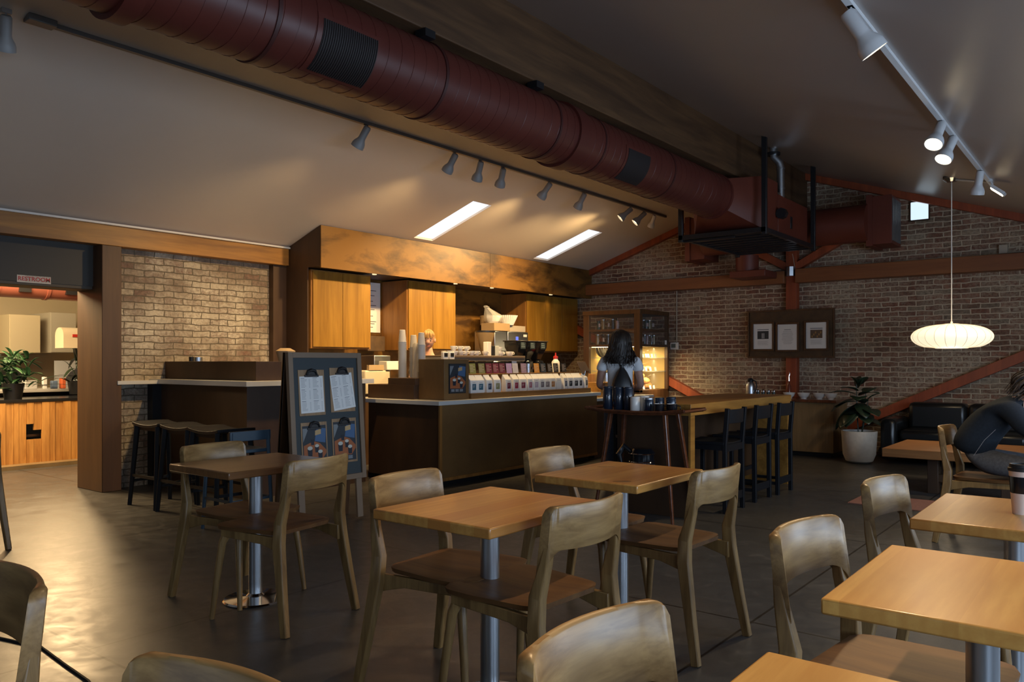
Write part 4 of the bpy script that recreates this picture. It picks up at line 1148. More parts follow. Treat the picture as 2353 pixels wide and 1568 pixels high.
# ------------------------------------------------------------------ customer
cu = thing('person', 'woman seen from behind with long dark wavy hair, white tee shirt and drawstring bag', 'person', (-4.37, 7.5, 0), 210)
V, E, Rr = chain([(0, 0, .96, (.155, .115)), (0, 0, 1.10, (.125, .10)), (0, -.01, 1.24, (.14, .105)), (0, 0, 1.36, (.13, .085)), (0, 0, 1.43, (.055, .055)), (0, -.01, 1.50, (.05, .05))],
                 [3, (.165, .0, 1.36, (.055, .055)), (.205, .01, 1.22, (.047, .047)), (.225, .0, 1.09, (.040, .040)), (.15, -.18, 1.06, (.034, .034)), (.08, -.25, 1.08, (.024, .022))],
                 [3, (-.165, .0, 1.36, (.055, .055)), (-.205, .01, 1.22, (.047, .047)), (-.225, .0, 1.09, (.040, .040)), (-.15, -.18, 1.06, (.034, .034)), (-.08, -.25, 1.08, (.024, .022))],
                 [0, (.09, 0, .86, (.095, .10)), (.095, -.01, .50, (.062, .062)), (.10, .03, .12, (.042, .042)), (.10, .02, .05, (.04, .045)), (.11, -.12, .03, (.04, .025))],
                 [0, (-.09, 0, .86, (.095, .10)), (-.095, -.01, .50, (.062, .062)), (-.10, .03, .12, (.042, .042)), (-.10, .02, .05, (.04, .045)), (-.11, -.12, .03, (.04, .025))])
skin('body', V, E, Rr, M['skin_dim'], cu)
V2, E2, R2 = chain([(0, 0, .97, (.165, .13)), (0, 0, 1.10, (.145, .118)), (0, -.01, 1.24, (.158, .122)), (0, 0, 1.36, (.145, .098)), (0, 0, 1.425, (.07, .065))],
                   [3, (.17, .0, 1.365, (.068, .070)), (.212, .01, 1.235, (.062, .062))], [3, (-.17, .0, 1.365, (.068, .070)), (-.212, .01, 1.235, (.062, .062))])
skin('tee_shirt', V2, E2, R2, M['tee'], cu)
V3, E3, R3 = chain([(0, 0, 1.0, (.15, .118)), (0, 0, .93, (.165, .13))], [1, (.09, 0, .84, (.102, .112)), (.095, -.01, .50, (.076, .076)), (.10, .03, .08, (.062, .062))], [1, (-.09, 0, .84, (.102, .112)), (-.095, -.01, .50, (.076, .076)), (-.10, .03, .08, (.062, .062))])
skin('jeans', V3, E3, R3, M['jeans_blue'], cu)
hm, mt = head_mesh(cu, (0, -.015, 1.565), 0, 6, M['skin_dim'])
# hair: volume + strands
g = G(); rings = []
for z, rx, ry, oy in ((1.695, .02, .02, 0), (1.69, .05, .06, 0), (1.665, .085, .10, .0), (1.62, .105, .12, .01), (1.56, .112, .115, .025), (1.50, .115, .10, .04), (1.44, .125, .075, .06), (1.38, .125, .055, .075), (1.33, .10, .04, .085)):
    rings.append([(rx * math.cos(2 * math.pi * i / 28), max(oy + ry * math.sin(2 * math.pi * i / 28), -.045 if z < 1.63 else -1), z) for i in range(28)])
g.loft(rings).obj('hair', M['hair_dark'], cu, smooth=80)
st = []
for k in range(150):
    a = random.uniform(-.25, math.pi + .25); e = random.uniform(.0, 1)
    cx, cy = math.cos(a), math.sin(a)
    top = (cx * .03, cy * .03, 1.695)
    ln = random.uniform(1.28, 1.42) if cy > .2 else random.uniform(1.33, 1.45)
    st.append([top, (cx * .09, cy * .10, 1.655), (cx * .112, .01 + cy * .115, 1.58), (cx * .118, .03 + cy * .10, 1.50), (cx * (.13 + .02 * e), .05 + cy * .075, 1.43), (cx * (.135 + .03 * e), .09 + cy * .035, (ln + 1.40) / 2), (cx * (.13 + .045 * e), .105 + cy * .03, ln)])
strands(cu, st, M['hair_dark'], wav=.024, r0=.0065)
for sx in (1, -1): hand(cu, (sx * .08, -.25, 1.08), (-sx * .5, -.8, .1), (0, 0, 1), M['skin_dim'], .35, 1, sx)
dbg = thing('drawstring_bag', 'black drawstring bag hanging on the back of the woman in white', 'bag', (-4.37, 7.5, 0), 210)
g = G(); rings = []
for z, rx, ry in ((.93, .09, .02), (.96, .125, .045), (1.05, .120, .06), (1.15, .095, .055), (1.24, .055, .04), (1.275, .03, .025), (1.30, .018, .018), (1.32, .035, .02)):
    rings.append([(-.02 + rx * math.cos(2 * math.pi * i / 28) * (1 + .05 * math.sin(i * 2.3)), .155 + ry * math.sin(2 * math.pi * i / 28) * (1 + .12 * math.sin(i * 3.1)) + (.01 if z < 1.2 else -.01), z) for i in range(28)])
g.loft(rings).obj('pouch', M['black'], dbg, smooth=80)
for sx in (1, -1):
    G().tube([(-.02, .15, 1.30), (sx * .05, .135, 1.36), (sx * .085, .09, 1.425), (sx * .10, .0, 1.45), (sx * .12, -.10, 1.38)], .004, 6).obj('cord', M['black'], dbg)
    G().tube([(sx * .12 - .02, .17, .97), (sx * .16, .12, 1.05), (sx * .165, .03, 1.15), (sx * .14, -.10, 1.36)], .003, 6).obj('cord', M['black'], dbg)

# ------------------------------------------------------------------ tray table with mugs in front of the high table
tt_ = thing('tray_table', 'dark reddish wooden tray table with splayed legs in front of the high table', 'table', (-3.31, 6.09, 0))
g = G(); hw, hd = .46, .215
def trayz(u): return .93 + .018 * abs(u) ** 3
rings = []
for i in range(17):
    u = -1 + i / 8; x = u * hw
    wd = hd * (1 - .06 * abs(u))
    zz = trayz(u); th = .030 - .012 * abs(u)
    rings.append([(x, -wd, zz), (x, -wd * .6, zz - .012), (x, wd * .6, zz - .012), (x, wd, zz), (x, wd * .98, zz - th), (x, -wd * .98, zz - th)])
g.loft(rings).obj('tray', M['teak'], tt_, bevel=.004)
for sy in (-1, 1): G().tube([(-hw * 1.02, sy * (hd - .012), .952), (-hw * .6, sy * hd, .932), (0, sy * hd * 1.02, .927), (hw * .6, sy * hd, .932), (hw * 1.02, sy * (hd - .012), .952)], [.014, .012, .012, .012, .014], 8).obj('rim', M['teak'], tt_)
for sx in (-1, 1): G().tube([(sx * hw * 1.02, -hd * .95, .948), (sx * hw * 1.05, 0, .95), (sx * hw * 1.02, hd * .95, .948)], .012, 8).obj('rim', M['teak'], tt_)
for sx in (-1, 1):
    for sy in (-1, 1):
        G().tube([(sx * .26, sy * .12, .915), (sx * .30, sy * .15, .6), (sx * .375, sy * .21, 0)], [(.016, .026), (.014, .02), (.010, .013)], square=True, up=(0, 1, 0)).obj('leg', M['teak'], tt_)
    G().cbox((sx * .335, 0, .37), (.05, .36, .025)).obj('side_rail', M['teak'], tt_, bevel=.006)
G().box(-.33, -.13, .35, .33, .13, .365).obj('lower_shelf', M['teak'], tt_, bevel=.004)
kt = thing('black_kettle', 'glossy black lidded jug with silver rings on the lower shelf of the tray table', 'jug', (-3.33, 6.09, .366))
G().lathe([(.001, 0), (.11, 0), (.115, .02), (.11, .10), (.10, .16), (.11, .20), (.08, .235), (.001, .24)], seg=28).obj('body', M['blackgloss'], kt)
for z in (.12, .19): G().lathe([(.113, z), (.116, z + .004), (.113, z + .008)], seg=28).obj('ring', M['chrome'], kt)
G().tube([(-.09, -.03, .2), (-.15, -.05, .25), (-.19, -.07, .18), (-.17, -.06, .10)], [.02, .03, .03, .015], 10).obj('spout', M['blackgloss'], kt)


def tumbler(x, y, h, r, m, lab, mark=True, lid=None):
    o = thing('travel_tumbler', lab, 'tumbler', (x, y, .921), 0, 'tumblers and mugs on the tray table')
    G().lathe([(.001, 0), (r * .86, 0), (r, .01), (r, h - .012), (r * .97, h - .01)], seg=28).obj('body', m, o)
    G().lathe([(r * .99, h - .012), (r * 1.0, h), (r * .9, h + .004), (.001, h + .004)], seg=28).obj('lid', lid or m, o)
    if mark:
        a_ = R(-52); n_ = Vector((math.cos(a_), math.sin(a_), 0)); s_ = Vector((-n_.y, n_.x, 0))
        g = G(); pts = []
        for i in range(22):
            an = R(-60 + i * 15); off = s_ * math.cos(an) * .017
            p_ = n_ * math.sqrt(max(0, r * r - (math.cos(an) * .017) ** 2)) * 1.006 + off
            pts.append((p_.x, p_.y, h * .62 + math.sin(an) * .017))
        g.tube(pts, .0012, 4)
        g.ball((n_.x * r, n_.y * r, h * .62), .005, 8, 6)
        g.obj('emblem', M['steel'], o)
    return o
tumbler(-3.66, 6.07, .21, .045, M['navy_enamel'], 'tall navy tumbler at the left end of the tray')
tumbler(-3.555, 6.08, .205, .043, M['navy_enamel'], 'tall navy tumbler second from the left on the tray')
tumbler(-3.465, 6.09, .205, .043, M['navy_enamel'], 'tall navy tumbler third from the left on the tray')
tumbler(-3.36, 6.02, .125, .042, M['ceramic'], 'white travel cup in front on the tray', False)
tumbler(-3.32, 6.11, .13, .042, M['ceramic'], 'white travel cup behind the other white one', False)
tumbler(-3.245, 6.05, .12, .042, M['navy_enamel'], 'short black tumbler right of the white cups', False, M['steel'])
tumbler(-3.195, 6.15, .12, .042, M['navy_enamel'], 'short black tumbler with round emblem behind the mugs')
tumbler(-3.10, 6.18, .125, .042, M['navy_enamel'], 'short black tumbler at the back right of the tray', False)
for k, (x, y) in enumerate(((-3.12, 6.0), (-3.02, 6.04))):
    mg = thing('enamel_mug', 'black enamel mug with white inside, %s of the pair on the tray' % ('left', 'right')[k], 'mug', (x, y, .921), 20, 'tumblers and mugs on the tray table')
    G().lathe([(.001, 0), (.041, 0), (.043, .075), (.045, .077)], seg=28).obj('body', M['blackgloss'], mg)
    G().lathe([(.045, .077), (.041, .077), (.039, .006), (.001, .006)], seg=28).obj('inside', M['ceramic'], mg)
    G().tube([(.042, 0, .062), (.066, 0, .06), (.07, 0, .03), (.042, 0, .018)], .0045, 8).obj('handle', M['blackgloss'], mg)

# ------------------------------------------------------------------ high table and stools
ht = thing('high_table', 'long honey-coloured communal high table with panel ends', 'table', (0, 0, 0))
G().box(-3.72, 6.29, .885, -2.97, 8.84, .985).obj('tabletop', M['bar_wood'], ht, bevel=.004)
G().box(-3.70, 6.30, 0, -2.985, 6.37, .885).obj('end_panel', M['dark_ply'], ht, smooth=0)
G().box(-2.995, 6.295, 0, -2.975, 6.38, .885).obj('panel_edge', M['bar_wood'], ht, smooth=0)
G().box(-3.70, 8.76, 0, -2.985, 8.83, .885).obj('end_panel', M['bar_wood'], ht, smooth=0)
G().box(-3.37, 6.37, .1, -3.33, 8.76, .86).obj('stretcher_panel', M['dark_ply'], ht, smooth=0)


def bar_chair(loc, rz, lab, m, seatm, first=None, group='black bar chairs at the high table'):
    if first: return dup(first, loc, rz, lab)
    o = thing('bar_chair', lab, 'bar chair', loc, rz, group)
    # local: faces +y, back at -y ; seat .64 high, back .93
    for sx in (-1, 1):
        G().tube([(sx * .195, -.205, 0), (sx * .195, -.20, .62), (sx * .195, -.225, .935)], [(.018, .020)] * 3, square=True).obj('back_leg', m, o)
        G().box(sx * .195 - .018, .17, 0, sx * .195 + .018, .206, .61).obj('front_leg', m, o, bevel=.003)
        G().box(sx * .195 - .012, -.19, .56, sx * .195 + .012, .18, .61).obj('apron', m, o)
        G().box(sx * .195 - .012, -.19, .10, sx * .195 + .012, .18, .13).obj('stretcher', m, o, bevel=.002)
    G().box(-.18, -.215, .10, .18, -.195, .17).obj('stretcher', m, o, bevel=.002)
    G().box(-.18, .18, .20, .18, .205, .24).obj('footrest', m, o, bevel=.002)
    G().box(-.18, .175, .55, .18, .20, .61).obj('apron', m, o)
    G().box(-.18, -.215, .55, .18, -.195, .61).obj('apron', m, o)
    g = G(); R_ = []
    for i in range(9):
        u = -1 + i / 4
        x = u * .215; zz = .635 - .012 * (1 - u * u)
        R_.append([(x, -.20, zz), (x, .22, zz), (x, .215, zz - .028), (x, -.195, zz - .028)])
    g.loft(R_).obj('seat', seatm, o, bevel=.004)
    g = G(); R_ = []
    for i in range(9):
        u = -1 + i / 4; x = u * .19; yy = -.218 - .035 * (1 - u * u) + .02 * 0
        R_.append([(x, yy, .80), (x, yy + .018, .80), (x, yy + .014, .925), (x, yy - .004, .925)])
    g.loft(R_).obj('backrest', m, o, bevel=.003)
    return o
bc1 = bar_chair((-3.04, 6.90, 0), 90, 'black bar chair tucked at the near end of the high table', M['blackwood'], M['blackwood'])
bar_chair((-3.05, 7.62, 0), 90, 'middle black bar chair on the near side of the high table', 0, 0, bc1)
bar_chair((-3.03, 8.19, 0), 90, 'black bar chair at the far end of the high table, near the console', 0, 0, bc1)
far1 = bar_chair((-3.78, 6.95, 0), -90, 'bar chair with brownish seat behind the near end of the high table', M['blackwood'], mat('lit_brown_seat', (.10, .075, .05), .35))  # brown of the lit seat tops is put into the seat colour
bar_chair((-3.78, 7.6, 0), -90, 'bar chair with brownish seat behind the middle of the high table', 0, 0, far1)
bar_chair((-3.78, 8.25, 0), -90, 'bar chair with brownish seat behind the far end of the high table', 0, 0, far1)

# ------------------------------------------------------------------ left bar with stools
lb = thing('end_bar', 'standing bar with white top and dark panels before the brick wall', 'counter', (0, 0, 0))
G().box(XL, 4.50, 0, -6.80, 6.02, 1.11).obj('body', M['dark_ply'], lb, smooth=0)
G().box(XL, 4.42, 1.11, -6.69, 6.05, 1.162).obj('countertop', M['white_top'], lb, bevel=.003)
G().box(XL, 3.985, 1.11, -8.34, 4.42, 1.15).obj('side_shelf', M['white_top'], lb, bevel=.003)
G().box(XL, 4.40, 0.0, -8.42, 4.50, 1.11).obj('corner_post', M['black'], lb)
G().box(XL, 4.60, 1.162, -6.80, 4.90, 1.355).obj('raised_box', M['dark_ply'], lb, bevel=.003)
o = G().lathe([(.001, 0), (.045, 0), (.045, .045), (.04, .045), (.038, .005), (.001, .005)], (-8.05, 4.72, 1.356), 22).obj('steel_tin', M['steel']); tag(o, 'small open steel tin on the raised bar box, right one', 'tin')
o = G().lathe([(.001, 0), (.03, 0), (.03, .05), (.001, .05)], (-8.18, 4.72, 1.356), 18).obj('dark_tin', M['black']); tag(o, 'small black tin on the raised bar box, left of the steel tin', 'tin')
nb = thing('napkin_bundle', 'crumpled beige netting bundle at the right end of the raised bar box', 'bundle', (-6.95, 5.05, 1.163))
g = G(); g.loft([[(r_ * math.cos(2 * math.pi * i / 14) * (1 + .18 * math.sin(i * 4)), r_ * math.sin(2 * math.pi * i / 14), z) for i in range(14)] for z, r_ in ((0, .04), (.16, .06), (.24, .08), (.30, .10), (.33, .05))]); g.obj('cloth', M['kraft'], nb, smooth=60)


def saddle_stool(loc, rz, lab, m, first=None, w=.22, d_=.18, h=.79, group='dark saddle stools at the left bar'):
    if first: return dup(first, loc, rz, lab)
    o = thing('bar_stool', lab, 'stool', loc, rz, group)
    g = G(); R_ = []
    for i in range(11):
        u = -1 + i / 5
        x = u * (w + .015); zz = h - .022 * (1 - u * u)
        R_.append([(x, -d_, zz - .004), (x, -d_ * .5, zz), (x, d_ * .5, zz), (x, d_, zz - .004), (x, d_, zz - .03), (x, -d_, zz - .03)])
    g.loft(R_).obj('seat', m, o, bevel=.004)
    for sx in (-1, 1):
        for sy in (-1, 1):
            G().tube([(sx * (w - .03), sy * (d_ - .03), h - .03), (sx * (w + .02), sy * (d_ + .02), 0)], [(.022, .022), (.016, .016)], square=True).obj('leg', m, o)
        G().box(sx * (w + .003) - .01, -d_, .22, sx * (w + .003) + .01, d_, .245).obj('side_rung', m, o)
        G().box(-w, sx * (d_ + .003) - .01, .27, w, sx * (d_ + .003) + .01, .295).obj('front_rung', m, o)
        G().box(-w + .02, sx * (d_ - .035) - .008, h - .08, w - .02, sx * (d_ - .035) + .008, h - .03).obj('apron', m, o)
    return o
s1 = saddle_stool((-7.21, 3.87, 0), 0, 'dark saddle stool nearest the brick column at the left bar', M['blackwood'])
saddle_stool((-6.68, 3.86, 0), 0, 'middle dark saddle stool at the left bar', 0, s1)
saddle_stool((-6.18, 3.84, 0), 0, 'dark saddle stool right of the middle one at the left bar', 0, s1)
sb = thing('bar_stool', 'blue-sheened square stool with low back rail beside the menu stand', 'stool', (-5.72, 3.70, 0), 90)
for sx in (-1, 1):
    for sy in (-1, 1): G().tube([(sx * .165, sy * .17, .66 if sy > 0 else .79), (sx * .19, sy * .2, 0)], [(.014, .014), (.012, .012)], square=True).obj('leg', M['sheen_wood'], sb)
    G().box(sx * .18 - .008, -.17, .24, sx * .18 + .008, .17, .26).obj('side_rung', M['sheen_wood'], sb)
G().box(-.185, -.185, .72, .185, -.16, .80).obj('back_rail', M['sheen_wood'], sb, bevel=.004)
G().box(-.18, -.17, .62, .18, .18, .65).obj('seat', M['sheen_wood'], sb, bevel=.006)
G().box(-.17, -.19, .24, .17, -.175, .26).obj('front_rung', M['sheen_wood'], sb)

# ------------------------------------------------------------------ menu stand with clipboards
mn = thing('menu_stand', 'tall brown framed sandwich board with slate panel holding four clipboards', 'menu stand', (-5.22, 4.26, 0), 90)
mn.rotation_euler = (R(-4), 0, R(90))
fr = M['case_wood']
fw = colored((.22, .15, .095), .5)
g = G()
for q in ((-.38, .35, -.335, 1.43), (.335, .35, .38, 1.43), (-.335, .35, .335, .395), (-.335, 1.385, .335, 1.43)): g.box(q[0], -.02, q[1], q[2], .02, q[3])
g.obj('frame', fw, mn, bevel=.002)
G().box(-.336, -.004, .394, .336, .008, 1.386).obj('slate_panel', M['slate'], mn, smooth=0)
for sx in (-1, 1): G().box(sx * .30 - .03, -.012, .02, sx * .30 + .03, .012, .36).obj('leg', fw, mn, bevel=.002)
g = G(); rt = Matrix.Translation((0, .02, 1.43)) @ Matrix.Rotation(R(9), 4, 'X')
for sx in (-1, 1): g.box(sx * .35 - .03, 0, -1.43, sx * .35 + .03, .03, 0, rt)
g.box(-.38, 0, -.9, .38, .02, .0, rt); g.obj('rear_frame', M['case_wood'], mn, bevel=.002)
BM = Matrix.Translation((-5.22, 4.26, 0)) @ mn.rotation_euler.to_matrix().to_4x4()
def clipboard(x, z, kind, tilt, lab):
    o = thing('clipboard', lab, 'clipboard', (0, 0, 0), 0, 'clipboards on the menu stand')
    w, h = .262, .375
    o.location = BM @ Vector((x, -.005, z)); o.rotation_euler = (R(-4), 0, R(90))
    G().box(-w / 2, -.004, -h / 2, w / 2, .0, h / 2).obj('board', wood('clipboard_wood', (.20, .11, .05), (.36, .23, .12), 'z', 1, .5) if 'cbw' not in M else M['cbw'], o, bevel=.0015)
    if kind == 'text':
        sh = G().box(-.118, -.0062, -.165, .118, -.0052, .135).obj('sheet', M['paper'], o, smooth=0); sh.rotation_euler = (0, R(tilt), 0)
        g = G()
        for col in (-.105, .012):
            for k in range(26):
                zz = .118 - k * .0105
                if k in (8, 17): continue
                wl = random.uniform(.035, .06); th = .0022 if k not in (0, 9, 18) else .004
                g.box(col, -.0068, zz, col + wl, -.0062, zz + th)
                if k not in (0, 9, 18): g.box(col + .078, -.0068, zz, col + .09, -.0062, zz + th)
        g.obj('printed_text', colored((.16, .17, .2)), sh, smooth=0)
    else:
        sh = G().box(-.118, -.0058, -.17, .118, -.0048, .16).obj('sheet', M['ink'], o, smooth=0)
        poster(sh, .232, .325, Matrix.Translation((0, -.0060, -.006)))
    cl = G().box(-.07, -.014, .128, .07, -.004, .145).obj('clip', M['black'], o, bevel=.002)
    g = G(); g.tube([(-.05, -.012, .145), (-.035, -.016, .175), (0, -.012, .185), (.035, -.016, .175), (.05, -.012, .145)], [.010, .012, .014, .012, .010], 8); g.box(-.045, -.014, .145, .045, -.006, .175); g.obj('clip_lever', M['black'], cl)
M['cbw'] = wood('clipboard_wood', (.20, .11, .05), (.36, .23, .12), 'z', 1, .5)
clipboard(-.155, 1.10, 'text', -1, 'upper left clipboard with straight printed menu sheet')
clipboard(.165, 1.115, 'text', -6.5, 'upper right clipboard with menu sheet tilted')
clipboard(-.150, .67, 'photo', 0, 'lower left clipboard with photo of drinks')
clipboard(.165, .685, 'photo', 0, 'lower right clipboard with photo of drinks')

# ------------------------------------------------------------------ notice board with frames
nb = thing('notice_board', 'dark wooden notice board on the brick wall behind the framed papers', 'notice board', (-4.10, YF - .14, 1.78))
G().box(-.63, -.03, -.35, .63, -.002, .35).obj('panel', M['cork'], nb, bevel=.003)
g = G()
for q in ((-.66, -.37, .66, -.345), (-.66, .345, .66, .37), (-.66, -.345, -.635, .345), (.635, -.345, .66, .345)): g.box(q[0], -.04, q[1], q[2], -.0, q[3])
g.obj('rim', M['case_wood'], nb, bevel=.003)
for (x, kind, lab) in ((-4.51, 'photo', 'left framed page with small photo on the notice board'), (-4.13, 'text', 'middle framed page of text on the notice board'), (-3.70, 'photo2', 'right framed page with small photo on the notice board')):
    f = thing('picture_frame', lab, 'picture frame', (x, YF - .175, 1.745 if kind != 'text' else 1.728), 0, 'framed pages on the notice board')
    g = G()
    for q in ((-.18, -.225, .18, -.195), (-.18, .195, .18, .225), (-.18, -.195, -.15, .195), (.15, -.195, .18, .195)): g.box(q[0], -.025, q[1], q[2], .0, q[3])
    g.obj('frame', M['case_wood'], f, bevel=.003)
    G().box(-.15, -.008, -.195, .15, -.002, .195).obj('page', M['paper'], f, smooth=0)
    g = G()
    if kind == 'text':
        for k in range(16): wl = random.uniform(.05, .09); g.box(-wl, -.0095, .09 - k * .013, wl, -.008, .0925 - k * .013)
        g.box(-.05, -.0095, .11, .05, -.008, .118)
    else:
        for k in range(5): wl = .085; g.box(-wl, -.0095, -.07 - k * .015, wl - .02 * (k % 2), -.008, -.067 - k * .015)
        g.box(-.09, -.0095, .10, .09, -.008, .112)
        G().box(-.088, -.0095, -.04, .088, -.008, .085).obj('photo', colored((.03, .035, .04) if kind == 'photo' else (.12, .08, .05)), f, smooth=0)
        g2 = G()
        for q in range(2 if kind == 'photo' else 6): g2.box(-.02 + q * .025 - (.05 if kind != 'photo' else 0), -.0105, -.03 if kind == 'photo' else -.03 + (q % 3) * .03, -.003 + q * .025 - (.05 if kind != 'photo' else 0), -.0095, .05 if kind == 'photo' else (q % 3) * .03)
        g2.obj('photo_detail', colored((.4, .4, .4) if kind == 'photo' else (.35, .2, .06)), f, smooth=0)
    g.obj('printed_text', colored((.2, .2, .22)), f, smooth=0)

# ------------------------------------------------------------------ condiment console, plant, sofa, bench
cn = thing('condiment_console', 'plain brown condiment cabinet against the brick wall', 'cabinet', (0, 0, 0))
G().box(-5.35, 11.47, .07, -3.27, YF - .15, .775).obj('body', M['console'], cn, bevel=.003)
G().box(-5.38, 11.43, .775, -3.22, YF - .14, .815).obj('countertop', M['teak'], cn, bevel=.004)
G().box(-5.3, 11.55, 0, -3.32, YF - .15, .07).obj('plinth', M['black'], cn)
def on(x, y): return (x, y, .816)
ap = thing('coffee_airpot', 'steel airpot jug with black lid and handle on the console', 'airpot', on(-4.55, 11.7))
G().lathe([(.001, 0), (.065, 0), (.068, .15), (.06, .20), (.035, .235), (.001, .235)], seg=26).obj('body', M['steel'], ap)
G().lathe([(.04, .225), (.045, .26), (.03, .285), (.001, .29)], seg=20).obj('lid', M['black'], ap)
G().tube([(.03, 0, .26), (.085, 0, .24), (.10, 0, .16), (.065, 0, .08)], .010, 8).obj('handle', M['black'], ap)
for k, x in enumerate((-4.44, -4.36, -4.28, -4.20)):
    o = thing('spice_shaker', 'small steel-topped shaker on the console, %s to the right of the airpot' % names[k], 'shaker', on(x, 11.72), 0, 'shakers beside the airpot')
    G().lathe([(.001, 0), (.027, 0), (.027, .085), (.001, .085)], seg=16).obj('glass', colored((.05, .06, .05), .15), o)
    G().lathe([(.029, .083), (.029, .105), (.015, .12), (.001, .12)], seg=16).obj('cap', M['chrome'], o)
rk = thing('wire_rack', 'thin brass wire rack left of the airpot on the console', 'rack', on(-4.72, 11.75))
g = G()
for k in range(4): g.tube([(-.03 + k * .02, -.04, 0), (-.04 + k * .02, 0, .2), (-.03 + k * .02, .05, 0)], .003, 5)
g.obj('wires', colored((.3, .2, .09), .4), rk)
sb_ = thing('syrup_bottle', 'dark bottle with steel pump spout before the gable post', 'bottle', on(-4.0, 11.8))
G().lathe([(.001, 0), (.032, 0), (.033, .17), (.015, .22), (.013, .25), (.001, .25)], seg=20).obj('glass', colored((.16, .03, .015), .1), sb_)
G().tube([(0, 0, .25), (0, 0, .32), (.012, 0, .36), (0, 0, .39)], [.012, .008, .006, .004], 8).obj('spout', M['chrome'], sb_)
for k, (x, fill) in enumerate(((-3.95, 1), (-3.74, 1), (-3.52, 0), (-3.36, 0))):
    o = thing('ceramic_bowl', 'white bowl on the console, %s from the gable post' % names[k], 'bowl', on(x, 11.66), 0, 'white bowls on the console')
    s_ = .088
    G().lathe([(.001, 0), (.04, 0), (.042, .012), (.07, .04), (s_, .085), (s_ - .004, .085), (.066, .042), (.001, .018)], seg=28).obj('bowl', M['ceramic'], o)
    if fill: G().lathe([(.001, .075), (.05, .072), (.07, .062), (.072, .05)], seg=18).obj('packets', colored((.14, .12, .08)), o)
# acrylic guard at table end
# plant
pl = thing('potted_plant', 'dark-leaved rubber plant in a cream round pot beside the console', 'potted plant', (-2.86, 11.2, 0))
G().lathe([(.001, 0), (.12, 0), (.17, .03), (.205, .12), (.225, .43), (.205, .43), (.20, .40), (.001, .39)], seg=40).obj('pot', M['pot'], pl)
G().lathe([(.001, .41), (.20, .40)], seg=20).obj('soil', M['soil'], pl)
def leaf(g, base, d, L, w, droop=.3, fold=.15):
    d = Vector(d).normalized(); sd = d.cross(Vector((0, 0, 1)));
    if sd.length < .05: sd = Vector((1, 0, 0))
    sd.normalize(); up = sd.cross(d).normalized()
    rows = []
    for i in range(9):
        u = i / 8; ww = w * math.sin(math.pi * min(1, u * .96 + .03)) ** .7 / 2
        c = Vector(base) + d * L * u - Vector((0, 0, 1)) * droop * L * u * u
        rows.append([c - sd * ww + up * fold * ww, c, c + sd * ww + up * fold * ww])
    V_ = [[g.bm.verts.new(p) for p in r_] for r_ in rows]
    for a_, b_ in zip(V_, V_[1:]):
        for k in range(2): g.face([a_[k], a_[k + 1], b_[k + 1], b_[k]])
def solidify(o, th=.002):
    md = o.modifiers.new('solid', 'SOLIDIFY'); md.thickness = th
for (tx, ty, h) in ((-.03, 0, 1.05), (.06, .03, .95), (.10, -.03, .85)):
    G().tube([(tx * .4, ty, .4), (tx, ty, .7), (tx * 1.2, ty, h)], [.009, .008, .005], 8).obj('stem', M['leaf'], pl)
random.seed(21)
LV = [((-.02, 0, 1.0), (.1, .1, .9), .22, .13), ((-.02, 0, 1.03), (-.35, -.2, .8), .20, .13), ((-.05, 0, .92), (-1, -.3, .35), .33, .14), ((0, 0, .90), (.9, -.5, .45), .34, .14), ((-.03, 0, .86), (-.9, -.5, -.25), .32, .15), ((.0, 0, .80), (.4, -.6, -.3), .26, .14), ((-.04, 0, .78), (-.8, .2, -.7), .36, .16), ((.08, 0, .72), (.7, -.6, .0), .25, .15), ((-.03, -.05, .70), (-.5, -.7, -.5), .28, .16), ((.06, .03, .93), (.3, .8, .6), .24, .13), ((.05, 0, .80), (-.1, -.8, .5), .24, .14), ((.10, -.03, .84), (.8, .1, .8), .22, .12), ((0, 0, .62), (-.4, -.4, .3), .22, .12), ((.08, -.03, .6), (.9, -.2, -.1), .2, .13), ((-.02, 0, .96), (-.7, -.7, .5), .26, .14), ((0, 0, .88), (.2, -1, .2), .28, .15), ((-.02, 0, .74), (-.3, -1, -.6), .30, .15), ((.05, 0, .66), (.5, -.9, -.2), .24, .14), ((-.03, 0, .82), (-1, -.1, 0), .28, .14), ((.02, 0, 1.05), (.5, -.3, .9), .18, .11)]
for (b_, d_, L_, w_) in LV:
    g = G(); leaf(g, b_, d_, L_ * 1.05, w_ * 1.45, .3); solidify(g.obj('leaf', M['leaf'], pl, smooth=80))
# sofa
so = thing('leather_sofa', 'black leather sofa against the brick wall behind the bench', 'sofa', (0, 0, 0))
G().box(-2.42, 11.35, .08, -.2, 12.1, .34).obj('base', M['leather'], so, bevel=.04)
for k in range(3):
    G().box(-2.40 + k * .72, 11.30, .30, -1.70 + k * .72, 11.98, .46).obj('seat_cushion', M['leather'], so, bevel=.05)
    G().box(-2.40 + k * .72, 11.86, .42, -1.70 + k * .72, 12.14, .80).obj('back_cushion', M['leather'], so, bevel=.06)
G().box(-2.62, 11.25, .06, -2.42, 12.1, .60).obj('arm', M['leather'], so, bevel=.06)
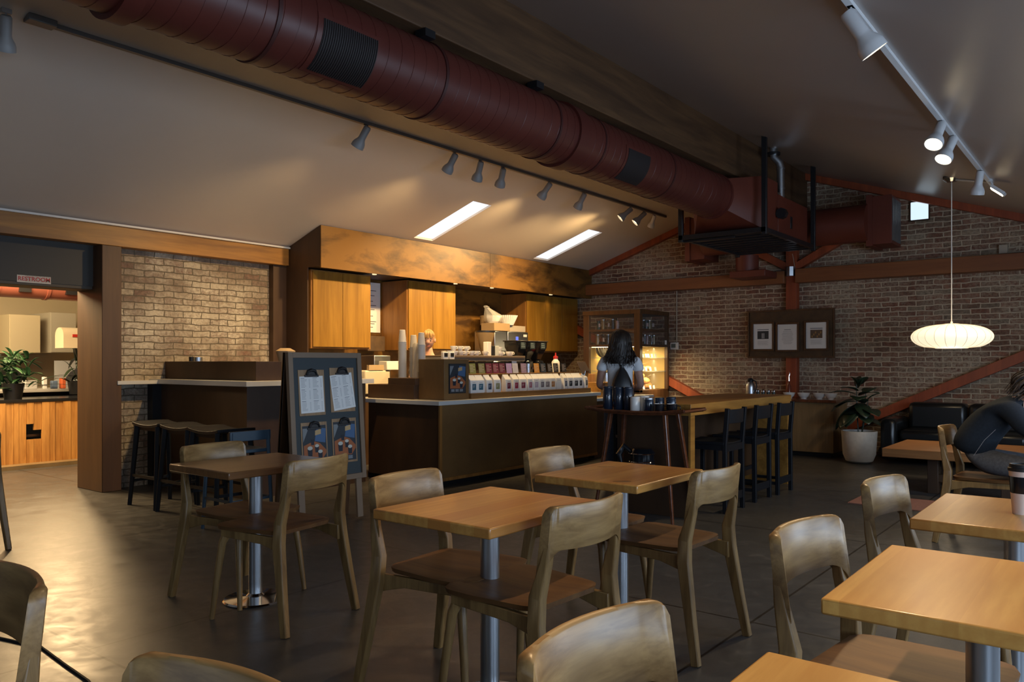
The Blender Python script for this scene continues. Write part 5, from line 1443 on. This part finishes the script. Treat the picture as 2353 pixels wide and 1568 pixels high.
# bench / low table
be = thing('low_bench', 'low thick honey-wood bench in front of the black sofa', 'bench', (-1.55, 9.35, 0))
G().box(-.50, -.45, .36, .75, .72, .45).obj('top', wood('bench_wood', (.24, .10, .03), (.38, .17, .055), 'x', .5, .4), be, bevel=.006)
for x, y in ((-.05, -.25), (.6, -.25), (-.05, .5), (.6, .5)): G().box(x - .05, y - .05, 0, x + .05, y + .05, .36).obj('leg', M['dark_ply'], be, bevel=.004)
G().box(-.05, -.28, .12, .65, -.22, .2).obj('rail', M['dark_ply'], be, bevel=.004)
o = G().prism([(-2.13, 7.93), (-1.49, 7.90), (-.6, 7.88), (-.6, 8.55), (-2.13, 8.53)], 'z', .001, .009).obj('floor_rug', M['rug']); tag(o, 'flat salmon-coloured rug on the floor by the seated person', 'rug')

# ------------------------------------------------------------------ cafe tables
def cafe_table(cx, cy, lab, mtop, w=.585, d_=.71, first=None):
    if first: return dup(first, (cx, cy, 0), 0, lab)
    t = thing('cafe_table', lab, 'table', (cx, cy, 0), 0, 'cafe tables with steel pedestals')
    G().box(-w / 2, -d_ / 2, .743, w / 2, d_ / 2, .783).obj('tabletop', mtop, t, bevel=.006)
    G().box(-.18, -.18, .733, .18, .18, .743).obj('mounting_plate', M['black'], t)
    G().cyl((0, 0, .02), (0, 0, .735), .038, 32).obj('pedestal', M['steel'], t)
    G().lathe([(.001, .0), (.175, .0), (.178, .006), (.17, .014), (.12, .02), (.05, .028), (.038, .04)], seg=48).obj('base', M['chrome'], t)
    return t
tA = cafe_table(-2.01, 2.43, 'cafe table in the centre with warm orange wooden top', M['top'])
tB = cafe_table(-2.07, 3.56, 'cafe table behind the central one with a dark knot on its top', 0, first=tA)
tC = cafe_table(-3.92, 2.65, 'darker brown cafe table beside the menu stand', M['top_dark'])
tD = cafe_table(-.295, 2.31, 'large bright yellow-wood cafe table nearest the right frame edge', M['top_light'])
tE = cafe_table(-.34, 3.50, 'cafe table holding the takeaway cup', 0, first=tA)
tF = cafe_table(-.27, 1.18, 'cafe table cut off by the bottom frame edge', 0, first=tD)
tG = cafe_table(-.26, 6.55, 'cafe table in front of the seated person', 0, first=tA)
for (x, y, a_, b_) in ((.17, -.28, .045, .022), (-.16, .12, .05, .010)):
    G().solid([(1, 0), (1, .0006)], (0, 0, 0), 20, Matrix.Translation((x, y, .7831)) @ Matrix.Rotation(R(40), 4, 'Z') @ Matrix.Diagonal((a_, b_, 1, 1))).obj('knot', wood('knot_wood', (.10, .045, .012), (.30, .14, .04), 'y', 1), tB)


# ------------------------------------------------------------------ oak chairs
def oak_chair(label):
    o = thing('oak_chair', label, 'chair', (0, 0, 0), 0, 'oak chairs with curved backrests')
    for sx in (-1, 1):
        # rear leg with post, kinked at the seat
        P = [(sx * .262, -.315, 0), (sx * .245, -.275, .22), (sx * .228, -.238, .44), (sx * .218, -.236, .54), (sx * .208, -.266, .66), (sx * .203, -.278, .74)]
        rr = [(.017, .020), (.019, .024), (.021, .030), (.021, .028), (.0185, .0175), (.017, .012)]
        G().tube(P, rr, square=True, up=(0, 1, 0)).obj('rear_leg', M['oak'], o, bevel=.003)
        P = [(sx * .185, .165, .465), (sx * .205, .19, .40), (sx * .222, .215, .2), (sx * .236, .235, 0)]
        G().tube(P, [(.024, .024), (.020, .020), (.017, .017), (.013, .013)], 12).obj('front_leg', M['oak'], o)
        # side apron, deeper towards the rear
        G().prism([(-.245, .385), (-.245, .465), (.19, .475), (.19, .435), (-.1, .425), (-.2, .40)], 'x', sx * .205 - .011, sx * .205 + .011).obj('side_apron', M['oak'], o, bevel=.003)
    G().box(-.19, .165, .432, .19, .185, .475).obj('front_apron', M['oak'], o, bevel=.003)
    # backrest: curved board, with fillets down into the posts
    g = G(); N = 52; rings = []
    for i in range(N + 1):
        u = -1 + 2 * i / N; au = abs(u)
        x = u * .222
        ycur = -.272 - .052 * (1 - u * u)
        zt = .858 - .026 * (1 - math.sqrt(max(0, 1 - (max(0, (au - .89) / .11)) ** 2)))
        zb = .705 - .004 * (1 - u * u)
        if au > .74:
            q = (au - .74) / .26; zb = .703 - .085 * (1 - math.sqrt(max(0, 1 - q * q)))
        th = .011 + .009 * min(1, max(0, (au - .72) / .2))
        lean = .020
        ring = []
        for z, yy in ((zb, th), (zb + .004, th + .001), ((zb + zt) / 2, th), (zt - .006, th * .9), (zt, th * .5), (zt, -th * .5), (zt - .006, -th * .9), ((zb + zt) / 2, -th), (zb + .004, -th - .001), (zb, -th)):
            k = (z - .70) / .16
            ring.append((x, ycur + yy - lean * k + .010, z))
        rings.append(ring)
    g.loft(rings).obj('backrest', M['oak_x'], o, smooth=50)
    # seat: dished plate with rounded front corners
    g = G(); rows = []
    NX, NY = 18, 18
    def outline(v):
        y = -.215 + .455 * v
        hwid = .205 + .035 * min(1, v * 1.6)
        if v > .84: hwid -= .07 * (1 - math.sqrt(max(0, 1 - ((v - .84) / .16) ** 2)))
        if v < .16: hwid -= .05 * (1 - math.sqrt(max(0, 1 - ((.16 - v) / .16) ** 2)))
        return y, hwid
    top, bot = [], []
    for j in range(NY + 1):
        v = j / NY; y, hw_ = outline(v); a_, b_ = [], []
        for i in range(NX + 1):
            u = -1 + 2 * i / NX
            dish = .014 * (1 - u ** 4) * math.sin(math.pi * min(1, v * 1.15)) if v < .87 else 0
            dish = .014 * (1 - u ** 4) * math.sin(math.pi * v) ** .8 if 0 < v < 1 else 0
            edge = .006 if (abs(u) == 1 or j in (0, NY)) else 0
            a_.append(g.bm.verts.new((u * hw_, y, .502 - dish - edge))); b_.append(g.bm.verts.new((u * hw_ * .97, y * .985, .476)))
        top.append(a_); bot.append(b_)
    for j in range(NY):
        for i in range(NX):
            g.face([top[j][i], top[j][i + 1], top[j + 1][i + 1], top[j + 1][i]]); g.face([bot[j][i + 1], bot[j][i], bot[j + 1][i], bot[j + 1][i + 1]])
        g.face([top[j][0], top[j + 1][0], bot[j + 1][0], bot[j][0]]); g.face([top[j + 1][NX], top[j][NX], bot[j][NX], bot[j + 1][NX]])
    for i in range(NX):
        g.face([top[0][i + 1], top[0][i], bot[0][i], bot[0][i + 1]]); g.face([top[NY][i], top[NY][i + 1], bot[NY][i + 1], bot[NY][i]])
    g.obj('seat', M['oak_seat'], o, smooth=50)
    return o
CH = [  # top-middle of backrest, width direction angle, facing side
    ('light-backed oak chair on the far side of the dark table by the menu stand', -4.36, 2.65, 97, -1),
    ('oak chair with its back to us at the dark table, overlapping the menu stand', -3.32, 2.62, 99, 1),
    ('oak chair on the left side of the central table, seat fully visible', -2.54, 2.48, 93.7, -1),
    ('oak chair with its back to us at the central table', -1.54, 2.41, 87, 1),
    ('oak chair on the far left of the table behind the central one', -2.62, 3.68, 91, -1),
    ('oak chair with its back to us before the high table', -1.53, 3.53, 87, 1),
    ('oak chair at the table with the takeaway cup', -.82, 3.58, 84.2, -1),
    ('oak chair at the large yellow-wood table, glossy rim', -.78, 2.45, 84, -1),
    ('large foreground oak chair back at the bottom centre', -.79, 1.27, 87, -1),
    ('oak chair the dark-sweatered person sits on', -1.12, 6.88, 88, -1),
]
first = None
def place(lab, mx, my, rz):
    global first
    off = Matrix.Rotation(R(rz), 3, 'Z') @ Vector((0, -.288, 0))
    loc = (mx - off.x, my - off.y, 0)
    if first is None:
        first = oak_chair(lab); first.location = loc; first.rotation_euler = (0, 0, R(rz)); return first
    return dup(first, loc, rz, lab)
for lab, mx, my, ang, sd in CH: place(lab, mx, my, ang if sd == 1 else ang - 180)
place('shadowed oak chair at the bottom left corner with a lit edge', -2.075, .73, 178)
place('oak chair whose orange-lit top rail just enters the bottom edge', -1.11, .69, 185)
c10 = place('oak chair cut by the left frame edge before the doorway', -6.41, 1.99, 90); c10.location = (-6.675, 1.998, 0)

# takeaway cup on table E
tk = thing('takeaway_cup', 'takeaway coffee cup with black lid and black sleeve on the table', 'cup', (-.32, 3.50, .783), -50)
G().lathe([(.001, .002), (.029, .002), (.031, 0), (.0435, .165), (.041, .165), (.001, .12)], seg=32).obj('cup', mat('cup_white', (.72, .58, .50), .5), tk)
G().lathe([(.0372, .078), (.0423, .140)], seg=32).obj('sleeve', M['blackgloss'], tk)
G().lathe([(.0458, .160), (.0462, .171), (.042, .174), (.040, .186), (.036, .186), (.035, .18), (.001, .18)], seg=32).obj('lid', M['rubber'], tk)

# ------------------------------------------------------------------ seated person
sp_ = thing('person', 'seated person in black sweater and grey jeans hunched over a table', 'person', (-.93, 6.86, 0), -90)
# local: faces +... local +y -> world +x ; local x -> world -y
V, E, Rr = chain([(0, .0, .70, (.08, .07)), (0, .02, .76, (.11, .10)), (0, .10, .90, (.115, .10)), (0, .22, 1.03, (.10, .085)), (0, .31, 1.07, (.06, .06)), (0, .37, 1.10, (.05, .05))],
                 [3, (.17, .25, 1.01, (.048, .048)), (.21, .36, .86, (.042, .042)), (.12, .54, .83, (.036, .036)), (.05, .60, .90, (.026, .024))],
                 [3, (-.17, .25, 1.01, (.048, .048)), (-.21, .38, .86, (.042, .042)), (-.12, .54, .83, (.036, .036)), (-.05, .60, .90, (.026, .024))],
                 [0, (.10, .10, .61, (.06, .055)), (.13, .40, .58, (.060, .060)), (.13, .42, .50, (.06, .06)), (.13, .42, .12, (.04, .04)), (.13, .43, .055, (.038, .038)), (.14, .56, .035, (.042, .024))],
                 [0, (-.10, .10, .61, (.06, .055)), (-.13, .40, .58, (.060, .060)), (-.13, .42, .50, (.06, .06)), (-.13, .38, .12, (.04, .04)), (-.13, .39, .055, (.038, .038)), (-.14, .52, .035, (.042, .024))])
skin('body', V, E, Rr, M['skin'], sp_)
V2, E2, R2 = chain([(0, -.03, .64, (.175, .155)), (0, .0, .76, (.175, .155)), (0, .09, .91, (.185, .165)), (0, .21, 1.035, (.165, .14)), (0, .30, 1.08, (.075, .075))],
                   [3, (.18, .25, 1.01, (.085, .085)), (.22, .36, .87, (.075, .075)), (.15, .52, .84, (.055, .055)), (.09, .57, .875, (.04, .04))], [3, (-.18, .25, 1.01, (.085, .085)), (-.22, .38, .87, (.075, .075)), (-.15, .52, .84, (.055, .055)), (-.09, .57, .875, (.04, .04))])
skin('sweater', V2, E2, R2, M['sweater'], sp_)
V3, E3, R3 = chain([(0, -.03, .74, (.155, .13)), (0, -.03, .62, (.175, .14))], [1, (.10, .10, .60, (.11, .098)), (.135, .42, .585, (.085, .085)), (.135, .43, .50, (.078, .078)), (.13, .42, .13, (.062, .062))], [1, (-.10, .10, .60, (.11, .098)), (-.135, .40, .585, (.085, .085)), (-.135, .43, .50, (.078, .078)), (-.13, .39, .13, (.062, .062))])
skin('jeans', V3, E3, R3, M['jeans_grey'], sp_)
hm, mt = head_mesh(sp_, (0, .43, 1.17), 180, 32, M['skin'])
g = G(); rings = []
for j in range(12):
    ph = R(5 + j * 13); ring = []
    for i in range(26):
        a = 2 * math.pi * i / 26; rr = math.sin(ph); x = .105 * math.sin(a) * rr; y = -.125 * math.cos(a) * rr; z = .135 * math.cos(ph)
        if -math.cos(a) < -.1 and z < .06: y = max(y, -.035); 
        ring.append(mt @ Vector((x * (1 + .06 * math.sin(i * 3 + j)), y + .012, z)))
    rings.append(ring)
g.loft(rings).obj('hair', M['hair_grey'], sp_, smooth=80)
st = []
for k in range(130):
    a = random.uniform(.9, 2 * math.pi - .9); s_ = random.uniform(.95, 1.2); e = random.uniform(.7, 1.25)
    sa, ca = math.sin(a), -math.cos(a)
    st.append([mt @ Vector((sa * .02, ca * .02, .135)), mt @ Vector((sa * .09, ca * .10 + .01, .105)), mt @ Vector((sa * .118 * s_, ca * .128 * s_ + .015, .03)), mt @ Vector((sa * .128 * s_, ca * .135 * s_ + .02, -.05)), mt @ Vector((sa * .115 * s_, ca * .12 * s_ + .02, -.05 - .08 * e))])
strands(sp_, st, M['hair_grey'], wav=.032, r0=.0085)
for sx in (1, -1):
    hand(sp_, (sx * .05, .60, .90), (0, -.45, .9), (0, 1, .3), M['skin'], .3, 1, sx)
    s_ = G(); yy = .46 if sx > 0 else .42
    s_.loft([[(sx * .135 + x * w_, yy + .02 + y_, z) for x, y_ in ((-.04, -.09), (-.045, .06), (-.035, .15), (0, .17), (.035, .15), (.045, .06), (.04, -.09), (0, -.105))] for z, w_ in ((.002, 1), (.022, 1.05))])
    s_.obj('sandal_sole', M['sandal'], sp_, bevel=.003)
    for dy in (.0, .09): G().tube([(sx * .135 - .045, yy + dy, .02), (sx * .135 - .035, yy + dy, .06), (sx * .135, yy + dy, .075 - dy * .2), (sx * .135 + .035, yy + dy, .06), (sx * .135 + .045, yy + dy, .02)], [(.014, .004)] * 5, 8).obj('sandal_strap', M['sandal'], sp_)
G().tube([(.185, .02, .66), (.20, .09, .78), (.195, .16, .86)], .0015, 5).obj('side_seam', colored((.3, .3, .32)), sp_)

# floor cable lower left
o = G().tube([(-4.35, 1.50, .006), (-4.05, 1.575, .006), (-3.75, 1.55, .006), (-3.46, 1.53, .006), (-3.1, 1.45, .006)], .006, 8).obj('floor_cable', M['rubber']); tag(o, 'thin black cable lying on the floor at the lower left', 'cable')

# ------------------------------------------------------------------ restroom sign
rs = thing('restroom_sign', 'white sign with red RESTROOM lettering on the doorway lintel', 'sign', (-8.558, 3.265, 2.166), 90)
G().box(-.155, -.008, -.036, .155, 0, .036).obj('plate', colored((.55, .50, .45)), rs, bevel=.001)
lt = textobj('lettering', 'RESTROOM', .056, M['redprint'], rs, (0, -.0095, 0), (R(90), 0, 0), .0009)
lt.scale = (1.02, 1.0, 1)

# ------------------------------------------------------------------ room next door
g = G(); g.box(-15.2, -3.2, 0, -15.0, 9.0, 3.2); g.box(-15.0, 8.9, 0, -8.9, 9.0, 3.2); g.box(-15.0, -3.2, 0, -8.9, -3.1, 3.2)
struct(g.obj('wall_next_room', M['cream'], smooth=0))
struct(G().box(-15.2, -3.2, 2.95, -8.88, 9.0, 3.05).obj('ceiling_next_room', M['white'], smooth=0))
struct(G().box(-14.9, -3.0, .0, -10.95, 8.8, .05).obj('floor_step', mottled('step_floor', (.16, .11, .055), (.26, .18, .09), 3, .4), smooth=0))
sl = thing('slatted_counter', 'curved slatted wooden counter with black top in the next room', 'counter', (-11.2, 4.3, .05))
random.seed(5)
y = -3.5
while y < 2.2:
    w_ = random.uniform(.04, .11); dx = random.uniform(-.01, .025); h0 = 0; h1 = .78
    gap = random.random()
    if gap < .42:
        G().box(dx, y, 0, dx + .03, y + w_ - .004, .30).obj('slat', M['slat'], sl); G().box(dx, y, random.choice((.38, .42, .5)), dx + .03, y + w_ - .004, .78).obj('slat', M['slat'], sl)
    else: G().box(dx, y, 0, dx + .03, y + w_ - .004, .78).obj('slat', M['slat'], sl)
    y += w_
G().box(-.06, -3.5, .33, -.04, 2.2, .36).obj('rail', M['dark_ply'], sl)
G().box(-.75, -3.5, .78, .05, 2.2, .82).obj('countertop', M['blackgloss'], sl, bevel=.006)
dk = thing('office_desk', 'cluttered desk with pale top behind the slatted counter', 'desk', (-12.85, 4.9, .05))
G().box(-.4, -1.2, .86, .4, 1.3, .90).obj('desktop', colored((.40, .38, .36)), dk, bevel=.004)
G().box(-.36, -1.15, 0, .3, 1.25, .86).obj('body', M['blackgloss'], dk)
clut = [(-12.6, 4.62, .05, .05, .10, (.5, .52, .55), 'pale box'), (-12.6, 4.75, .07, .08, .13, (.45, .45, .45), 'white paper tray'), (-12.55, 4.93, .03, .03, .18, (.7, .7, .7), 'white squeeze bottle'), (-12.6, 5.08, .04, .04, .12, (.1, .15, .25), 'navy cup'), (-12.6, 5.2, .05, .03, .16, (.5, .1, .03), 'orange folder'), (-12.6, 5.33, .04, .04, .10, (.4, .42, .5), 'grey pen cup'), (-12.6, 5.42, .05, .04, .13, (.3, .35, .4), 'blue-grey box'), (-12.65, 4.5, .06, .05, .08, (.12, .25, .12), 'green packet')]
for (x, y, sx, sy, h, c_, nm) in clut:
    o = G().box(x - sx, y - sy, .951, x + sx, y + sy, .95 + h).obj('desk_' + nm.split()[-1], colored(c_), bevel=.01); tag(o, '%s on the cluttered desk in the next room' % nm, nm.split()[-1])
mo = thing('desk_chart', 'white board with a dark bird-like picture behind the desk', 'board', (-13.3, 5.65, .95))
G().box(-.01, -.28, .0, .01, .28, .42).obj('panel', colored((.42, .43, .46)), mo)
g = G(); g.prism([(-.15, .1), (-.05, .24), (.12, .34), (.16, .30), (.05, .20), (-.02, .10)], 'x', .011, .013); g.obj('picture', M['ink'], mo)
ch_ = thing('office_chair', 'black office chair behind the slatted counter', 'office chair', (-13.75, 4.85, .05))
G().box(-.05, -.25, .75, .03, .25, 1.22).obj('backrest', M['black'], ch_, bevel=.04); G().box(-.05, -.25, .5, .45, .25, .58).obj('seat', M['black'], ch_, bevel=.03)
G().cyl((.2, 0, 0), (.2, 0, .5), .03, 12).obj('column', M['black'], ch_)
for (y0, y1, z0, z1, nm, c_) in ((4.95, 5.40, 1.49, 2.10, 'large cream wall cabinet in the next room, left one', (.66, .56, .38)), (5.55, 5.95, 1.50, 2.16, 'cream wall cabinet in the next room behind the mailbox', (.50, .46, .38))):
    o = thing('wall_cabinet', nm, 'cabinet', (0, 0, 0)); G().box(-14.995, y0, z0, -13.9, y1, z1).obj('body', colored(c_), o, bevel=.004); G().box(-13.9, y0 + .01, z0 + .01, -13.885, y1 - .01, z1 - .01).obj('door', colored(c_), o)
mb = thing('mailbox', 'cream mailbox with red flag hanging in the next room', 'mailbox', (-12.2, 4.99, 1.55))
pts = [(-.14, 0), (.14, 0)] + [(.14 * math.cos(R(a_)), .18 + .12 * math.sin(R(a_))) for a_ in range(0, 181, 20)]
G().prism([(p_[0], p_[1]) for p_ in pts], 'y', 0, .5).obj('box', colored((.66, .56, .40)), mb)
G().box(.145, .12, .16, .155, .36, .20).obj('flag', M['red'], mb)
for y, z in ((5.25, 1.97), (5.27, 1.62)):
    f = thing('picture_frame', 'thin black picture frame on the next-room wall, %s one' % ('upper' if z > 1.8 else 'lower'), 'picture frame', (-14.998, y, z), 0)
    g = G()
    for q in ((-.16, -.10, .16, -.085), (-.16, .085, .16, .10), (-.16, -.085, -.145, .085), (.145, -.085, .16, .085)): g.box(0, q[0], q[1], .02, q[2], q[3])
    g.obj('frame', M['black'], f); G().box(0.0, -.145, -.085, .01, .145, .085).obj('print', colored((.45, .38, .26)), f)
dd = thing('ceiling_duct', 'reddish round duct in the next room above the cabinets', 'duct', (-11.5, 0, 2.36))
g = G(); g.cyl((0, -2, 0), (0, 8.5, 0), .17, 28)
for yy in (3.9, 4.5, 5.1): g.cyl((0, yy, 0), (0, yy + .04, 0), .182, 28)
g.obj('duct_tube', mat('copper_red', (.40, .13, .09), .35, .3), dd)
for yy in (4.15, 4.72): G().box(.14, yy, -.1, .185, yy + .14, .02).obj('grille', M['black'], dd)
def bushy(name, lab, loc, n, L, w, m, spread=1.0, seed=1, pot=True):
    random.seed(seed)
    o = thing(name, lab, 'plant', loc)
    g = G()
    for k in range(n):
        a_ = random.uniform(0, 2 * math.pi); e = random.uniform(.1, 1.3)
        bz = random.uniform(.1, .55)
        leaf(g, (random.uniform(-.1, .1) * spread, random.uniform(-.1, .1) * spread, bz), (math.cos(a_) * math.cos(e), math.sin(a_) * math.cos(e), math.sin(e)), L * random.uniform(.6, 1.1), w, .45)
    solidify(g.obj('foliage', m, o, smooth=80))
    G().lathe([(.001, 0), (.10, 0), (.13, .2), (.12, .2), (.001, .18)], seg=24).obj('pot', M['black'], o)
    return o
bushy('leafy_plant', 'bushy green plant at the left edge of the doorway view', (-11.45, 4.12, .87), 90, .34, .06, M['leaf2'], 1.6, 3)
bushy('palm_plant', 'slender palm-like plant behind the mailbox in the next room', (-12.35, 5.3, .87), 22, .8, .05, M['leaf'], .6, 4)
